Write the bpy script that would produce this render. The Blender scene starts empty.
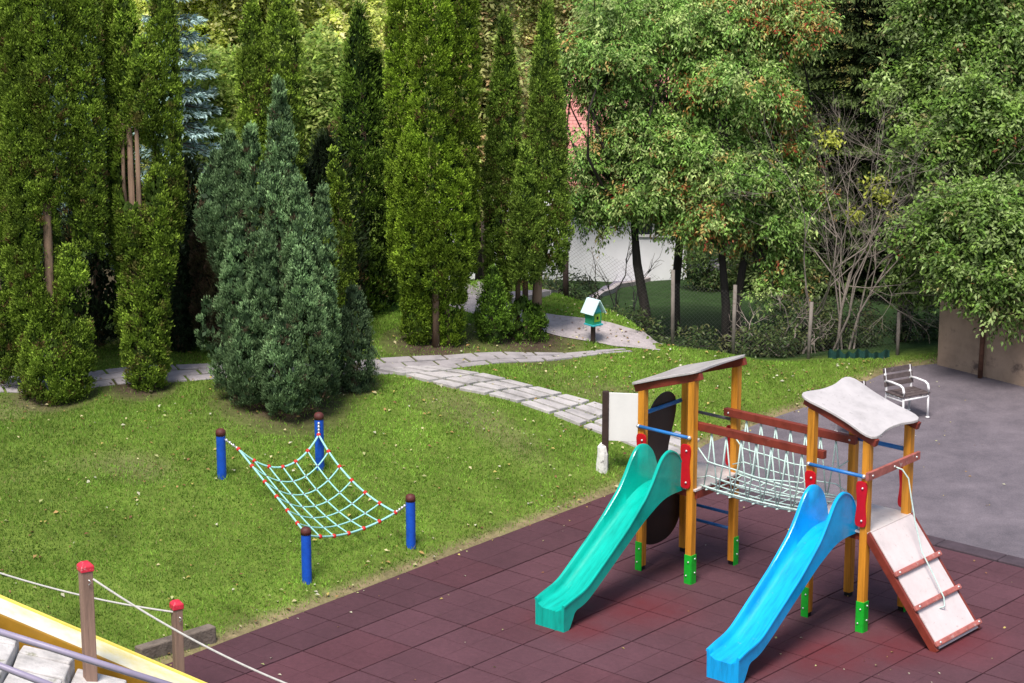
import bpy, math, random
import numpy as np
PI = math.pi
col = bpy.context.scene.collection
scn = bpy.context.scene
rng = np.random.default_rng(7)
random.seed(7)

# ------------------------------------------------------------------ camera constants
F, PIT, H = 2477.057, 0.25578018, 11.8456068
YAW = -0.706827765
X0, Y0 = -2.681440655, 29.647627419
CP, SP = math.cos(PIT), math.sin(PIT)

def W(i, j, z=0.0):
    """playground grid (1 m rubber tiles) -> world"""
    return np.array([X0 + i*math.cos(YAW) - j*math.sin(YAW), Y0 + i*math.sin(YAW) + j*math.cos(YAW), z])

def ray(px, py):
    a = (px-512)/F; b = (341.5-py)/F
    return np.array([a, CP + b*SP, -SP + b*CP])

def G(px, py, z=0.0):
    d = ray(px, py); t = (z-H)/d[2]
    return d*t + np.array([0, 0, H])

def grid_ij(x, y):
    dx, dy = x-X0, y-Y0
    return dx*math.cos(YAW)+dy*math.sin(YAW), -dx*math.sin(YAW)+dy*math.cos(YAW)

def in_frame(P, m=60):
    X, Y, Z = P[..., 0], P[..., 1], P[..., 2]-H
    d = Y*CP - Z*SP; u = Y*SP + Z*CP
    px = 512+F*X/d; py = 341.5-F*u/d
    return (px > -m) & (px < 1024+m) & (py > -m) & (py < 683+m)

# ------------------------------------------------------------------ terrain height
LAWN_EDGE = np.array([W(-1.0, -9)[:2], W(-1.0, 8.75)[:2], [3.15, 38.63], [4.36, 40.13], [5.51, 41.35], [6.57, 42.85], [7.05, 43.4], [7.9, 43.75], [14, 43.9]])
CRX = np.array([-60, -8, 0.15, 1.57, 2.6, 4.35, 5.46, 6.64, 8, 60.])
CRY = np.array([47.5, 46.6, 45.2, 43.9, 42.2, 42.2, 42.7, 43.3, 43.9, 44.])

def lawn_dist(x, y):
    """signed distance to the hard-surface edge, positive on the grass"""
    x = np.asarray(x, float); y = np.asarray(y, float)
    best = np.full(x.shape, 1e9); sign = np.ones(x.shape)
    for a, b in zip(LAWN_EDGE[:-1], LAWN_EDGE[1:]):
        e = b-a; L = e @ e
        t = np.clip(((x-a[0])*e[0]+(y-a[1])*e[1])/L, 0, 1)
        qx = a[0]+t*e[0]-x; qy = a[1]+t*e[1]-y
        dd = np.hypot(qx, qy)
        s = np.sign(e[0]*(y-a[1])-e[1]*(x-a[0]))
        m = dd < best-1e-9
        best = np.where(m, dd, best); sign = np.where(m, s, sign)
    return best*sign

def wob(x, y):
    return 0.03*np.sin(1.3*x+0.7*y)+0.025*np.sin(2.1*y-1.1*x+1)+0.02*np.sin(3.1*x+2.3)

def hgt(x, y):
    x = np.asarray(x, float); y = np.asarray(y, float)
    d = lawn_dist(x, y)
    dp = np.maximum(d, 0)
    lawn = 1.2*np.tanh(dp*0.25)+wob(x, y)*np.clip(dp*0.7, 0, 1)
    e = np.maximum(y-np.interp(x, CRX, CRY), 0)
    lawn = lawn - np.minimum(0.55*e*e/(e+0.5), 1.1)*np.clip((lawn+0.2), 0, 1)
    far = np.clip(y-46, 0, 18)*-0.155
    rise = np.maximum(y-73, 0)*0.30
    base = np.where(d > 0, lawn, -0.03)
    out = base+far+rise
    # bank beside the stone steps at the near left
    k = np.clip((28.3-y)/0.5, 0, 1)*np.clip((-3.0-x)/0.4, 0, 1)
    k = k*k*(3-2*k)
    bank = np.clip((-2.9-x)*0.52, 0, 6)
    return out*(1-k)+np.maximum(out, bank-0.25)*k

def T(px, py, lift=0.0):
    d = ray(px, py)
    t = np.linspace(22, 140, 12000)
    P = np.array([0, 0, H])+t[:, None]*d
    below = P[:, 2] < hgt(P[:, 0], P[:, 1])+lift
    return P[np.argmax(below)]

# ------------------------------------------------------------------ materials
def new_mat(name):
    m = bpy.data.materials.new(name); m.use_nodes = True
    nt = m.node_tree; nt.nodes.clear()
    out = nt.nodes.new('ShaderNodeOutputMaterial')
    return m, nt, out

def N(nt, kind, **kw):
    n = nt.nodes.new(kind)
    for k, v in kw.items():
        if k.startswith('_'): setattr(n, k[1:], v)
        else: n.inputs[k.replace('__', ' ')].default_value = v
    return n

def solid(name, c, rough=0.5, var=0.25, scale=6.0, bump=0.15, bscale=40.0, metal=0.0, spec=0.4, c2=None, stretch=None, wear=None):
    """principled surface with two-octave colour variation, dirt and bump"""
    m, nt, out = new_mat(name)
    L = nt.links.new
    tc = N(nt, 'ShaderNodeTexCoord')
    vec = tc.outputs['Object']
    if stretch:
        mp = N(nt, 'ShaderNodeMapping'); mp.inputs['Scale'].default_value = stretch
        L(vec, mp.inputs['Vector']); vec = mp.outputs['Vector']
    n1 = N(nt, 'ShaderNodeTexNoise', Scale=scale, Detail=6.0, Roughness=0.65); L(vec, n1.inputs['Vector'])
    r = N(nt, 'ShaderNodeValToRGB'); L(n1.outputs['Fac'], r.inputs['Fac'])
    c2 = c2 or tuple(v*(1-var) for v in c)
    c3 = tuple(min(1, v*(1+var*0.6)) for v in c)
    e = r.color_ramp.elements
    e[0].position = 0.3; e[0].color = (*c2, 1); e[1].position = 0.7; e[1].color = (*c3, 1)
    m2 = e = r.color_ramp.elements.new(0.5); m2.color = (*c, 1)
    colr = r.outputs['Color']
    if wear:
        n3 = N(nt, 'ShaderNodeTexNoise', Scale=wear[1], Detail=8.0, Roughness=0.7); L(tc.outputs['Object'], n3.inputs['Vector'])
        rr = N(nt, 'ShaderNodeMapRange'); rr.inputs['From Min'].default_value = wear[2]; rr.inputs['From Max'].default_value = wear[2]+0.12
        L(n3.outputs['Fac'], rr.inputs['Value'])
        mx = N(nt, 'ShaderNodeMix', _data_type='RGBA'); L(rr.outputs['Result'], mx.inputs['Factor']); L(colr, mx.inputs['A']); mx.inputs['B'].default_value = (*wear[0], 1)
        colr = mx.outputs['Result']
    b = N(nt, 'ShaderNodeBsdfPrincipled', Roughness=rough, Metallic=metal)
    b.inputs['Specular IOR Level'].default_value = spec
    L(colr, b.inputs['Base Color'])
    n2 = N(nt, 'ShaderNodeTexNoise', Scale=bscale, Detail=4.0); L(vec, n2.inputs['Vector'])
    bp = N(nt, 'ShaderNodeBump', Strength=bump, Distance=0.02); L(n2.outputs['Fac'], bp.inputs['Height'])
    L(bp.outputs['Normal'], b.inputs['Normal'])
    L(b.outputs['BSDF'], out.inputs['Surface'])
    return m

def attr_mat(name, rough=0.6, trans=0.3, spec=0.3, noise=None, bump=0.0, bscale=30):
    """surface whose colour comes from the mesh colour attribute 'Col'"""
    m, nt, out = new_mat(name); L = nt.links.new
    a = N(nt, 'ShaderNodeAttribute', _attribute_name='Col')
    c = a.outputs['Color']
    tc = N(nt, 'ShaderNodeTexCoord')
    if noise:
        for sc, lo, hi in noise:
            n1 = N(nt, 'ShaderNodeTexNoise', Scale=sc, Detail=6.0, Roughness=0.7); L(tc.outputs['Object'], n1.inputs['Vector'])
            mr = N(nt, 'ShaderNodeMapRange'); mr.inputs['From Min'].default_value = 0.3; mr.inputs['From Max'].default_value = 0.7
            mr.inputs['To Min'].default_value = lo; mr.inputs['To Max'].default_value = hi
            L(n1.outputs['Fac'], mr.inputs['Value'])
            v = N(nt, 'ShaderNodeVectorMath', _operation='SCALE'); L(c, v.inputs[0]); L(mr.outputs['Result'], v.inputs['Scale'])
            c = v.outputs['Vector']
    b = N(nt, 'ShaderNodeBsdfPrincipled', Roughness=rough); b.inputs['Specular IOR Level'].default_value = spec
    L(c, b.inputs['Base Color'])
    if bump:
        n2 = N(nt, 'ShaderNodeTexNoise', Scale=bscale, Detail=5.0); L(tc.outputs['Object'], n2.inputs['Vector'])
        bp = N(nt, 'ShaderNodeBump', Strength=bump, Distance=0.03); L(n2.outputs['Fac'], bp.inputs['Height']); L(bp.outputs['Normal'], b.inputs['Normal'])
    s = b.outputs['BSDF']
    if trans > 0:
        t = N(nt, 'ShaderNodeBsdfTranslucent'); L(c, t.inputs['Color'])
        mx = N(nt, 'ShaderNodeMixShader', Fac=trans); L(s, mx.inputs[1]); L(t.outputs['BSDF'], mx.inputs[2]); s = mx.outputs['Shader']
    L(s, out.inputs['Surface'])
    return m

M = {}
M['leaf'] = attr_mat('leaf', 0.5, 0.28, 0.35)
M['far_leaf'] = attr_mat('far_leaf', 0.6, 0.5, 0.2)
M['needle'] = attr_mat('needle', 0.65, 0.15, 0.25)
M['grass'] = attr_mat('grass', 0.6, 0.3, 0.25)
M['ground'] = attr_mat('ground', 0.95, 0, 0.1, noise=[(1.1, 0.7, 1.3), (9, 0.65, 1.3)], bump=0.6, bscale=25)
M['litter'] = attr_mat('fallen_leaf', 0.7, 0.15, 0.3)
M['rubber'] = None
M['bark'] = solid('bark', (0.10, 0.075, 0.055), 0.9, 0.5, 8, 0.8, 30, c2=(0.03, 0.022, 0.018), stretch=(1, 1, .25))
M['dark_bark'] = solid('dark_bark', (0.035, 0.028, 0.024), 0.9, 0.5, 8, 0.8, 30, stretch=(1, 1, .25))
M['grey_twig'] = solid('grey_twig', (0.27, 0.225, 0.195), 0.9, 0.45, 5, 0.3, 30)
M['thuja_bark'] = solid('thuja_bark', (0.20, 0.13, 0.09), 0.9, 0.5, 9, 0.8, 30, stretch=(1, 1, .12))
M['post_wood'] = solid('post_wood', (0.64, 0.26, 0.026), 0.42, 0.5, 14, 0.25, 60, stretch=(1, 1, .06), wear=((0.30, 0.12, 0.03), 3.0, 0.62))
M['beam_wood'] = solid('beam_wood', (0.20, 0.035, 0.022), 0.45, 0.35, 6, 0.15, 60, wear=((0.38, 0.2, 0.17), 5, 0.64))
M['cleat_wood'] = solid('cleat_wood', (0.42, 0.13, 0.11), 0.5, 0.35, 8, 0.15, 60, wear=((0.55, 0.4, 0.38), 9, 0.58))
M['roof_board'] = solid('roof_board', (0.53, 0.49, 0.49), 0.32, 0.2, 3, 0.08, 50, wear=((0.30, 0.27, 0.26), 14, 0.60))
M['ramp_board'] = solid('ramp_board', (0.68, 0.59, 0.59), 0.4, 0.14, 3, 0.08, 60, wear=((0.42, 0.33, 0.33), 16, 0.6))
M['plat_board'] = solid('platform_board', (0.60, 0.54, 0.53), 0.4, 0.18, 3, 0.08, 60, wear=((0.33, 0.29, 0.28), 10, 0.58))
M['blue_bar'] = solid('blue_paint', (0.025, 0.17, 0.48), 0.35, 0.2, 8, 0.05, 60, wear=((0.25, 0.35, 0.5), 25, 0.66))
M['blue_post'] = solid('blue_post_paint', (0.01, 0.085, 0.52), 0.42, 0.3, 5, 0.15, 30, wear=((0.03, 0.1, 0.3), 14, 0.63))
M['grey_bar'] = solid('grey_bar', (0.14, 0.13, 0.15), 0.4)
M['red_panel'] = solid('red_panel', (0.55, 0.008, 0.018), 0.3, 0.2, 5, 0.04, 50)
M['green_foot'] = solid('green_steel', (0.012, 0.42, 0.03), 0.38, 0.2, 8, 0.05, 50)
M['black_foot'] = solid('black_foot', (0.01, 0.01, 0.01), 0.5)
M['black_panel'] = solid('black_panel', (0.028, 0.018, 0.014), 0.35, 0.35, 3, 0.08, 40)
M['green_slide'] = solid('green_slide', (0.003, 0.42, 0.335), 0.2, 0.28, 2.2, 0.06, 14, spec=0.5, stretch=(7, 1, 1), wear=((0.05, 0.46, 0.36), 18, 0.62))
M['blue_slide'] = solid('blue_slide', (0.006, 0.38, 0.82), 0.2, 0.28, 2.2, 0.06, 14, spec=0.5, stretch=(7, 1, 1), wear=((0.08, 0.36, 0.74), 18, 0.62))
M['shaded_yellow'] = solid('shaded_yellow', (0.36, 0.19, 0.022), 0.3, 0.4, 1.5, 0.05, 14, wear=((0.3, 0.2, 0.03), 5, 0.6))  # amber puts the shadow on the slide's near outer face into its colour
M['yellow_lip'] = solid('yellow_lip', (0.80, 0.62, 0.13), 0.3, 0.2, 2.5)
M['pale_bed'] = solid('glare_slide_bed', (0.84, 0.80, 0.66), 0.2, 0.12, 1.1, 0.03, 14, c2=(0.80, 0.66, 0.2))  # pale tone paints the bright glare on the glossy yellow bed
M['rope'] = solid('turquoise_rope', (0.56, 0.72, 0.68), 0.7, 0.2, 30, 0.3, 200)
M['cyan_rope'] = solid('cyan_rope', (0.34, 0.68, 0.66), 0.7, 0.2, 30, 0.3, 200)
M['white_rope'] = solid('pale_rope', (0.52, 0.50, 0.47), 0.8, 0.2, 30, 0.3, 200)
M['knot'] = solid('red_knot', (0.60, 0.03, 0.025), 0.4)
M['clip'] = solid('clip_purple', (.16, .05, .13), .5)
M['steel'] = solid('galvanised_steel', (0.62, 0.62, 0.63), 0.35, 0.2, 10, 0.03, 80, metal=0.6)
M['cap_brown'] = solid('brown_cap', (0.10, 0.025, 0.022), 0.6, 0.4, 12, 0.2, 40)
M['cap_red'] = solid('red_cap', (0.62, 0.03, 0.06), 0.38, 0.25, 12, 0.1, 40, wear=((0.75, 0.35, 0.38), 18, 0.58))
M['grey_wood'] = solid('weathered_wood', (0.27, 0.17, 0.13), 0.8, 0.4, 6, 0.5, 40, stretch=(1, 1, .12))
M['log_wood'] = solid('weathered_beam', (0.17, 0.135, 0.11), 0.85, 0.45, 5, 0.6, 30)
M['rail'] = solid('lilac_rail', (0.29, 0.25, 0.36), 0.4, 0.15, 5, 0.05, 60)
M['white_metal'] = solid('white_metal', (0.78, 0.76, 0.78), 0.4, 0.12, 10, 0.05, 60)
M['bench_slat'] = solid('dark_slat', (0.10, 0.075, 0.075), 0.6, 0.4, 10, 0.2, 60, wear=((0.3, 0.27, 0.25), 12, 0.6))
M['sign_white'] = solid('sign_white', (0.80, 0.79, 0.77), 0.45, 0.07, 3, 0.03, 60)
M['sign_post'] = solid('dark_post', (0.045, 0.026, 0.022), 0.7, 0.4, 8, 0.3, 40)
M['flake_white'] = solid('flaking_white', (0.74, 0.72, 0.69), 0.8, 0.15, 8, 0.5, 20, wear=((0.05, 0.04, 0.04), 11, 0.56))
M['slab'] = solid('flagstone', (0.43, 0.40, 0.40), 0.85, 0.4, 2.2, 0.4, 30, wear=((0.30, 0.27, 0.25), 9, 0.6))
M['slab_white'] = solid('pale_step_stone', (0.56, 0.53, 0.52), 0.8, 0.35, 3, 0.5, 30, wear=((0.20, 0.20, 0.10), 4, 0.57))
M['paver'] = solid('path_paver', (0.33, 0.30, 0.31), 0.9, 0.3, 3, 0.4, 30, wear=((0.22, 0.19, 0.18), 4, 0.6))
M['gravel'] = solid('gravel_path', (0.40, 0.35, 0.355), 0.95, 0.3, 5, 0.6, 50, wear=((0.42, 0.38, 0.37), 3, 0.62))
M['kerb'] = solid('kerb_rubber', (0.065, 0.045, 0.058), 0.85, 0.3, 6, 0.3, 60)
M['tile_bed'] = solid('tile_joint', (0.035, 0.022, 0.028), 0.95)
M['road'] = solid('lower_road', (0.20, 0.18, 0.23), 0.9, 0.25, 2, 0.2, 20)
M['plaster'] = solid('white_plaster', (0.76, 0.76, 0.80), 0.8, 0.16, 0.8, 0.1, 30)
M['roof_tile'] = None
M['dark_glass'] = solid('dark_window', (0.03, 0.035, 0.045), 0.15)
M['concrete'] = solid('stained_concrete', (0.38, 0.27, 0.20), 0.95, 0.3, 1.6, 0.35, 25, wear=((0.14, 0.10, 0.085), 1.8, 0.56))
M['rust'] = solid('rusty_steel', (0.12, 0.055, 0.035), 0.8, 0.5, 10, 0.3, 60)
M['pale_post'] = solid('lichened_post', (0.20, 0.17, 0.15), 0.9, 0.4, 9, 0.4, 40, stretch=(1, 1, .3), wear=((0.10, 0.07, 0.05), 7, 0.58))
M['house_green'] = solid('birdhouse_green', (0.03, 0.33, 0.16), 0.5, 0.2)
M['house_lime'] = solid('birdhouse_lime', (0.25, 0.45, 0.04), 0.5, 0.2)
M['house_teal'] = solid('birdhouse_teal', (0.05, 0.42, 0.48), 0.5, 0.2)
M['house_roof'] = solid('birdhouse_roof', (0.60, 0.80, 0.82), 0.45, 0.08)
M['teal_net'] = solid('teal_netting', (0.010, 0.055, 0.045), 0.8, 0.3, 12, 0.3, 60)

def fence_mat():
    m, nt, out = new_mat('chain_link'); L = nt.links.new
    tc = N(nt, 'ShaderNodeTexCoord'); sp = N(nt, 'ShaderNodeSeparateXYZ'); L(tc.outputs['Object'], sp.inputs[0])
    def mth(op, a, b=None):
        n = N(nt, 'ShaderNodeMath', _operation=op)
        for k, v in ((0, a), (1, b)):
            if v is None: continue
            if isinstance(v, (int, float)): n.inputs[k].default_value = v
            else: L(v, n.inputs[k])
        return n.outputs[0]
    res = None
    for s in (1, -1):
        v = mth('ADD', sp.outputs['X'], mth('MULTIPLY', sp.outputs['Z'], s))
        fr = mth('FRACT', mth('MULTIPLY', v, 14.0))
        w = mth('LESS_THAN', fr, 0.045)
        res = w if res is None else mth('MAXIMUM', res, w)
    b = N(nt, 'ShaderNodeBsdfPrincipled', Roughness=0.6); b.inputs['Base Color'].default_value = (0.09, 0.085, 0.08, 1)
    t = N(nt, 'ShaderNodeBsdfTransparent'); mx = N(nt, 'ShaderNodeMixShader')
    L(res, mx.inputs[0]); L(t.outputs[0], mx.inputs[1]); L(b.outputs[0], mx.inputs[2]); L(mx.outputs[0], out.inputs['Surface'])
    return m
M['chain'] = fence_mat()

def tile_roof_mat():
    m, nt, out = new_mat('red_roof_tiles'); L = nt.links.new
    tc = N(nt, 'ShaderNodeTexCoord')
    br = N(nt, 'ShaderNodeTexBrick', Scale=3.0); L(tc.outputs['Object'], br.inputs['Vector'])
    br.inputs['Color1'].default_value = (0.62, 0.26, 0.23, 1); br.inputs['Color2'].default_value = (0.52, 0.19, 0.17, 1); br.inputs['Mortar'].default_value = (0.2, 0.07, 0.06, 1)
    b = N(nt, 'ShaderNodeBsdfPrincipled', Roughness=0.7); L(br.outputs['Color'], b.inputs['Base Color']); L(b.outputs[0], out.inputs['Surface'])
    return m
M['roof_tile'] = tile_roof_mat()

def rubber_mat():
    m = attr_mat('rubber_granulate', 0.8, 0, 0.3, noise=[(0.7, 0.82, 1.15), (14, 0.85, 1.15), (160, 0.8, 1.2)], bump=0.25, bscale=220)
    nt = m.node_tree; L = nt.links.new
    b = [n for n in nt.nodes if n.type == 'BSDF_PRINCIPLED'][0]
    tc = [n for n in nt.nodes if n.type == 'TEX_COORD'][0]
    src = b.inputs['Base Color'].links[0].from_socket
    # worn patches where the purple top coat has rubbed off to red
    acc = None
    for cx, cy, r in ((2.3, 4.0, 1.2), (1.9, 3.1, 0.8), (5.1, 4.2, 1.3), (4.6, 3.4, 0.9), (6.0, 5.6, 1.2), (2.2, 2.9, 0.7), (5.7, 5.0, 1.0)):
        d = N(nt, 'ShaderNodeVectorMath', _operation='DISTANCE'); L(tc.outputs['Object'], d.inputs[0]); d.inputs[1].default_value = (cx, cy, 0)
        mr = N(nt, 'ShaderNodeMapRange', _interpolation_type='SMOOTHSTEP'); mr.inputs['From Min'].default_value = r; mr.inputs['From Max'].default_value = 0; L(d.outputs['Value'], mr.inputs['Value'])
        if acc is None: acc = mr.outputs['Result']
        else:
            mm = N(nt, 'ShaderNodeMath', _operation='MAXIMUM'); L(acc, mm.inputs[0]); L(mr.outputs['Result'], mm.inputs[1]); acc = mm.outputs[0]
    nz = N(nt, 'ShaderNodeTexNoise', Scale=2.3, Detail=7.0, Roughness=0.7); L(tc.outputs['Object'], nz.inputs['Vector'])
    mu = N(nt, 'ShaderNodeMath', _operation='MULTIPLY'); L(acc, mu.inputs[0]); L(nz.outputs['Fac'], mu.inputs[1])
    m2 = N(nt, 'ShaderNodeMath', _operation='MULTIPLY'); L(mu.outputs[0], m2.inputs[0]); m2.inputs[1].default_value = 1.25; m2.use_clamp = True
    mx = N(nt, 'ShaderNodeMix', _data_type='RGBA'); L(m2.outputs[0], mx.inputs['Factor']); L(src, mx.inputs['A']); mx.inputs['B'].default_value = (0.13, 0.016, 0.022, 1)
    L(mx.outputs['Result'], b.inputs['Base Color'])
    return m
M['rubber'] = rubber_mat()

def asphalt_mat():
    m, nt, out = new_mat('asphalt'); L = nt.links.new
    tc = N(nt, 'ShaderNodeTexCoord')
    n1 = N(nt, 'ShaderNodeTexNoise', Scale=0.9, Detail=12.0, Roughness=0.78, Distortion=0.3); L(tc.outputs['Object'], n1.inputs['Vector'])
    r = N(nt, 'ShaderNodeValToRGB'); L(n1.outputs['Fac'], r.inputs['Fac'])
    e = r.color_ramp.elements
    e[0].position = 0.32; e[0].color = (0.09, 0.077, 0.094, 1); e[1].position = 0.7; e[1].color = (0.205, 0.172, 0.198, 1)
    n2 = N(nt, 'ShaderNodeTexNoise', Scale=45.0, Detail=6.0, Roughness=0.8); L(tc.outputs['Object'], n2.inputs['Vector'])
    mr = N(nt, 'ShaderNodeMapRange'); mr.inputs['From Min'].default_value = .3; mr.inputs['From Max'].default_value = .7; mr.inputs['To Min'].default_value = .6; mr.inputs['To Max'].default_value = 1.4
    L(n2.outputs['Fac'], mr.inputs['Value'])
    v = N(nt, 'ShaderNodeVectorMath', _operation='SCALE'); L(r.outputs['Color'], v.inputs[0]); L(mr.outputs['Result'], v.inputs['Scale'])
    b = N(nt, 'ShaderNodeBsdfPrincipled', Roughness=0.85); L(v.outputs['Vector'], b.inputs['Base Color'])
    bp = N(nt, 'ShaderNodeBump', Strength=0.4, Distance=0.02); L(n2.outputs['Fac'], bp.inputs['Height']); L(bp.outputs['Normal'], b.inputs['Normal'])
    L(b.outputs[0], out.inputs['Surface'])
    return m
M['asphalt'] = asphalt_mat()

# ------------------------------------------------------------------ object helpers
def tag(o, label=None, cat=None, group=None, kind=None):
    if label: o['label'] = label
    if cat: o['category'] = cat
    if group: o['group'] = group
    if kind: o['kind'] = kind
    return o

def empty(name, loc=(0, 0, 0), rz=0.0, label=None, cat=None, group=None):
    o = bpy.data.objects.new(name, None); col.objects.link(o)
    o.location = tuple(float(v) for v in loc); o.rotation_euler = (0, 0, rz); o.empty_display_size = 0.3
    return tag(o, label, cat, group)

def copy_tree(o, parent=None):
    c = o.copy(); col.objects.link(c)
    if parent: c.parent = parent
    for ch in list(o.children): copy_tree(ch, c)
    return c

class MB:
    def __init__(s): s.v = []; s.f = []; s.c = []
    def add(s, vs, fs, c=None):
        k = len(s.v); s.v += [tuple(map(float, p)) for p in vs]; s.f += [tuple(i+k for i in f) for f in fs]
        if c is not None: s.c += [c]*len(vs)
    def box(s, a, b, c=None):
        (x0, y0, z0), (x1, y1, z1) = a, b
        s.add([(x0, y0, z0), (x1, y0, z0), (x1, y1, z0), (x0, y1, z0), (x0, y0, z1), (x1, y0, z1), (x1, y1, z1), (x0, y1, z1)],
              [(0, 3, 2, 1), (4, 5, 6, 7), (0, 1, 5, 4), (1, 2, 6, 5), (2, 3, 7, 6), (3, 0, 4, 7)], c)
    def hexa(s, q0, q1):
        """two quads (4 points each) joined into a solid"""
        s.add(list(q0)+list(q1), [(0, 3, 2, 1), (4, 5, 6, 7), (0, 1, 5, 4), (1, 2, 6, 5), (2, 3, 7, 6), (3, 0, 4, 7)])
    def tube(s, pts, r, n=8, cap=True):
        P = np.array(pts, float); m = len(P)
        R = np.full(m, r, float) if np.isscalar(r) else np.array(r, float)
        tg = np.gradient(P, axis=0); tg /= np.linalg.norm(tg, axis=1)[:, None]+1e-9
        up = np.array([0, 0, 1.]) if abs(tg[0, 2]) < 0.9 else np.array([1., 0, 0])
        vs = []
        for k in range(m):
            a = np.cross(tg[k], up); a /= np.linalg.norm(a)+1e-9; b = np.cross(tg[k], a); up = -b if False else up
            for q in range(n):
                t = 2*PI*q/n; vs.append(P[k]+R[k]*(math.cos(t)*a+math.sin(t)*b))
        fs = [(k*n+q, k*n+(q+1) % n, (k+1)*n+(q+1) % n, (k+1)*n+q) for k in range(m-1) for q in range(n)]
        if cap: fs += [tuple(range(n))[::-1], tuple((m-1)*n+q for q in range(n))]
        s.add(vs, fs)
    def bar(s, a, b, w, h, up=(0, 0, 1)):
        a = np.array(a, float); b = np.array(b, float); d = b-a; d /= np.linalg.norm(d)
        u = np.array(up, float); sd = np.cross(d, u); sd /= np.linalg.norm(sd); u = np.cross(sd, d)
        q = lambda p: [p-sd*w/2-u*h/2, p+sd*w/2-u*h/2, p+sd*w/2+u*h/2, p-sd*w/2+u*h/2]
        s.hexa(q(a), q(b))
    def prism(s, outline, t0, t1, axes):
        """outline: list of (a,b); axes: function (a,b,t)->xyz"""
        n = len(outline)
        vs = [axes(a, b, t0) for a, b in outline]+[axes(a, b, t1) for a, b in outline]
        s.add(vs, [tuple(range(n))[::-1], tuple(range(n, 2*n))]+[(k, (k+1) % n, n+(k+1) % n, n+k) for k in range(n)])
    def ball(s, c, r, n=8, m=5):
        c = np.array(c, float); r = np.array([r]*3 if np.isscalar(r) else r)
        vs = [c+r*np.array([math.sin(PI*a/m)*math.cos(2*PI*b/n), math.sin(PI*a/m)*math.sin(2*PI*b/n), math.cos(PI*a/m)]) for a in range(m+1) for b in range(n)]
        fs = [(a*n+b, (a+1)*n+b, (a+1)*n+(b+1) % n, a*n+(b+1) % n) for a in range(m) for b in range(n)]
        s.add(vs, fs)
    def build(s, name, mat, parent=None, smooth=False, bevel=0.0, label=None, kind=None):
        me = bpy.data.meshes.new(name); me.from_pydata(s.v, [], s.f); me.validate(); me.update()
        if s.c and len(s.c) == len(me.vertices):
            a = me.color_attributes.new('Col', 'FLOAT_COLOR', 'POINT')
            a.data.foreach_set('color', np.hstack([np.array(s.c, np.float32)[:, :3], np.ones((len(s.c), 1), np.float32)]).ravel())
        import bmesh
        bm = bmesh.new(); bm.from_mesh(me); bmesh.ops.recalc_face_normals(bm, faces=bm.faces); bm.to_mesh(me); bm.free()
        me.materials.append(mat)
        if smooth: me.polygons.foreach_set('use_smooth', [True]*len(me.polygons))
        o = bpy.data.objects.new(name, me); col.objects.link(o)
        if parent: o.parent = parent
        if bevel:
            md = o.modifiers.new('bevel', 'BEVEL'); md.width = bevel; md.segments = 2; md.limit_method = 'ANGLE'
        return tag(o, label, None, None, kind)

BOLT = {}
def bolts(parent, pts, r, mat='steel', name='bolt'):
    key = (r, mat, name)
    for p in pts:
        if key not in BOLT:
            b = MB(); b.ball((0, 0, 0), r, 8, 6); o = b.build(name, M[mat], parent, smooth=True); BOLT[key] = o.data; o.location = tuple(map(float, p))
        else:
            o = bpy.data.objects.new(name, BOLT[key]); col.objects.link(o); o.parent = parent; o.location = tuple(map(float, p))

def np_mesh(name, V, nper, C, mat, parent=None, tri=False):
    """fast mesh of separate polygons with nper corners each"""
    V = np.asarray(V, np.float32).reshape(-1, 3); n = len(V)//nper
    me = bpy.data.meshes.new(name)
    me.vertices.add(len(V)); me.vertices.foreach_set('co', V.ravel())
    me.loops.add(len(V)); me.loops.foreach_set('vertex_index', np.arange(len(V), dtype=np.int32))
    me.polygons.add(n); me.polygons.foreach_set('loop_start', np.arange(n, dtype=np.int32)*nper)
    me.update(calc_edges=True)
    a = me.color_attributes.new('Col', 'FLOAT_COLOR', 'POINT')
    CC = np.repeat(np.asarray(C, np.float32), nper, axis=0)
    a.data.foreach_set('color', np.hstack([CC, np.ones((len(CC), 1), np.float32)]).ravel())
    me.materials.append(mat)
    o = bpy.data.objects.new(name, me); col.objects.link(o)
    if parent: o.parent = parent
    return o

def unit(a): return a/(np.linalg.norm(a, axis=-1, keepdims=True)+1e-9)

def leaf_quads(P, D, Nn, L, Wd, fold=0.25):
    D = unit(D); S = unit(np.cross(D, Nn)); U = np.cross(S, D)
    L = np.asarray(L)[:, None]; Wd = np.asarray(Wd)[:, None]
    mid = P+D*L*0.45+U*Wd*fold
    return np.stack([P, mid+S*Wd*0.5, P+D*L-U*L*0.08, mid-S*Wd*0.5], 1)

# ------------------------------------------------------------------ world, sun, camera
w = bpy.data.worlds.new("World"); scn.world = w; w.use_nodes = True
SUN_EL, SUN_AZ = math.radians(61), math.radians(198)   # azimuth clockwise from +Y
nt = w.node_tree; nt.nodes.clear()
sky = N(nt, 'ShaderNodeTexSky', _sky_type='NISHITA'); sky.sun_disc = False; sky.sun_elevation = SUN_EL; sky.sun_rotation = SUN_AZ
sky.air_density = 1.2; sky.dust_density = 2.5; sky.ozone_density = 1.0
bg = N(nt, 'ShaderNodeBackground', Strength=0.145); wo = N(nt, 'ShaderNodeOutputWorld')
nt.links.new(sky.outputs[0], bg.inputs[0]); nt.links.new(bg.outputs[0], wo.inputs[0])
sd = bpy.data.lights.new('sun', 'SUN'); sd.energy = 4.7; sd.angle = math.radians(20); sd.color = (1, 0.95, 0.87)
so = bpy.data.objects.new('sun', sd); col.objects.link(so)
from mathutils import Vector
dv = Vector((math.sin(SUN_AZ)*math.cos(SUN_EL), math.cos(SUN_AZ)*math.cos(SUN_EL), math.sin(SUN_EL)))
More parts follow.
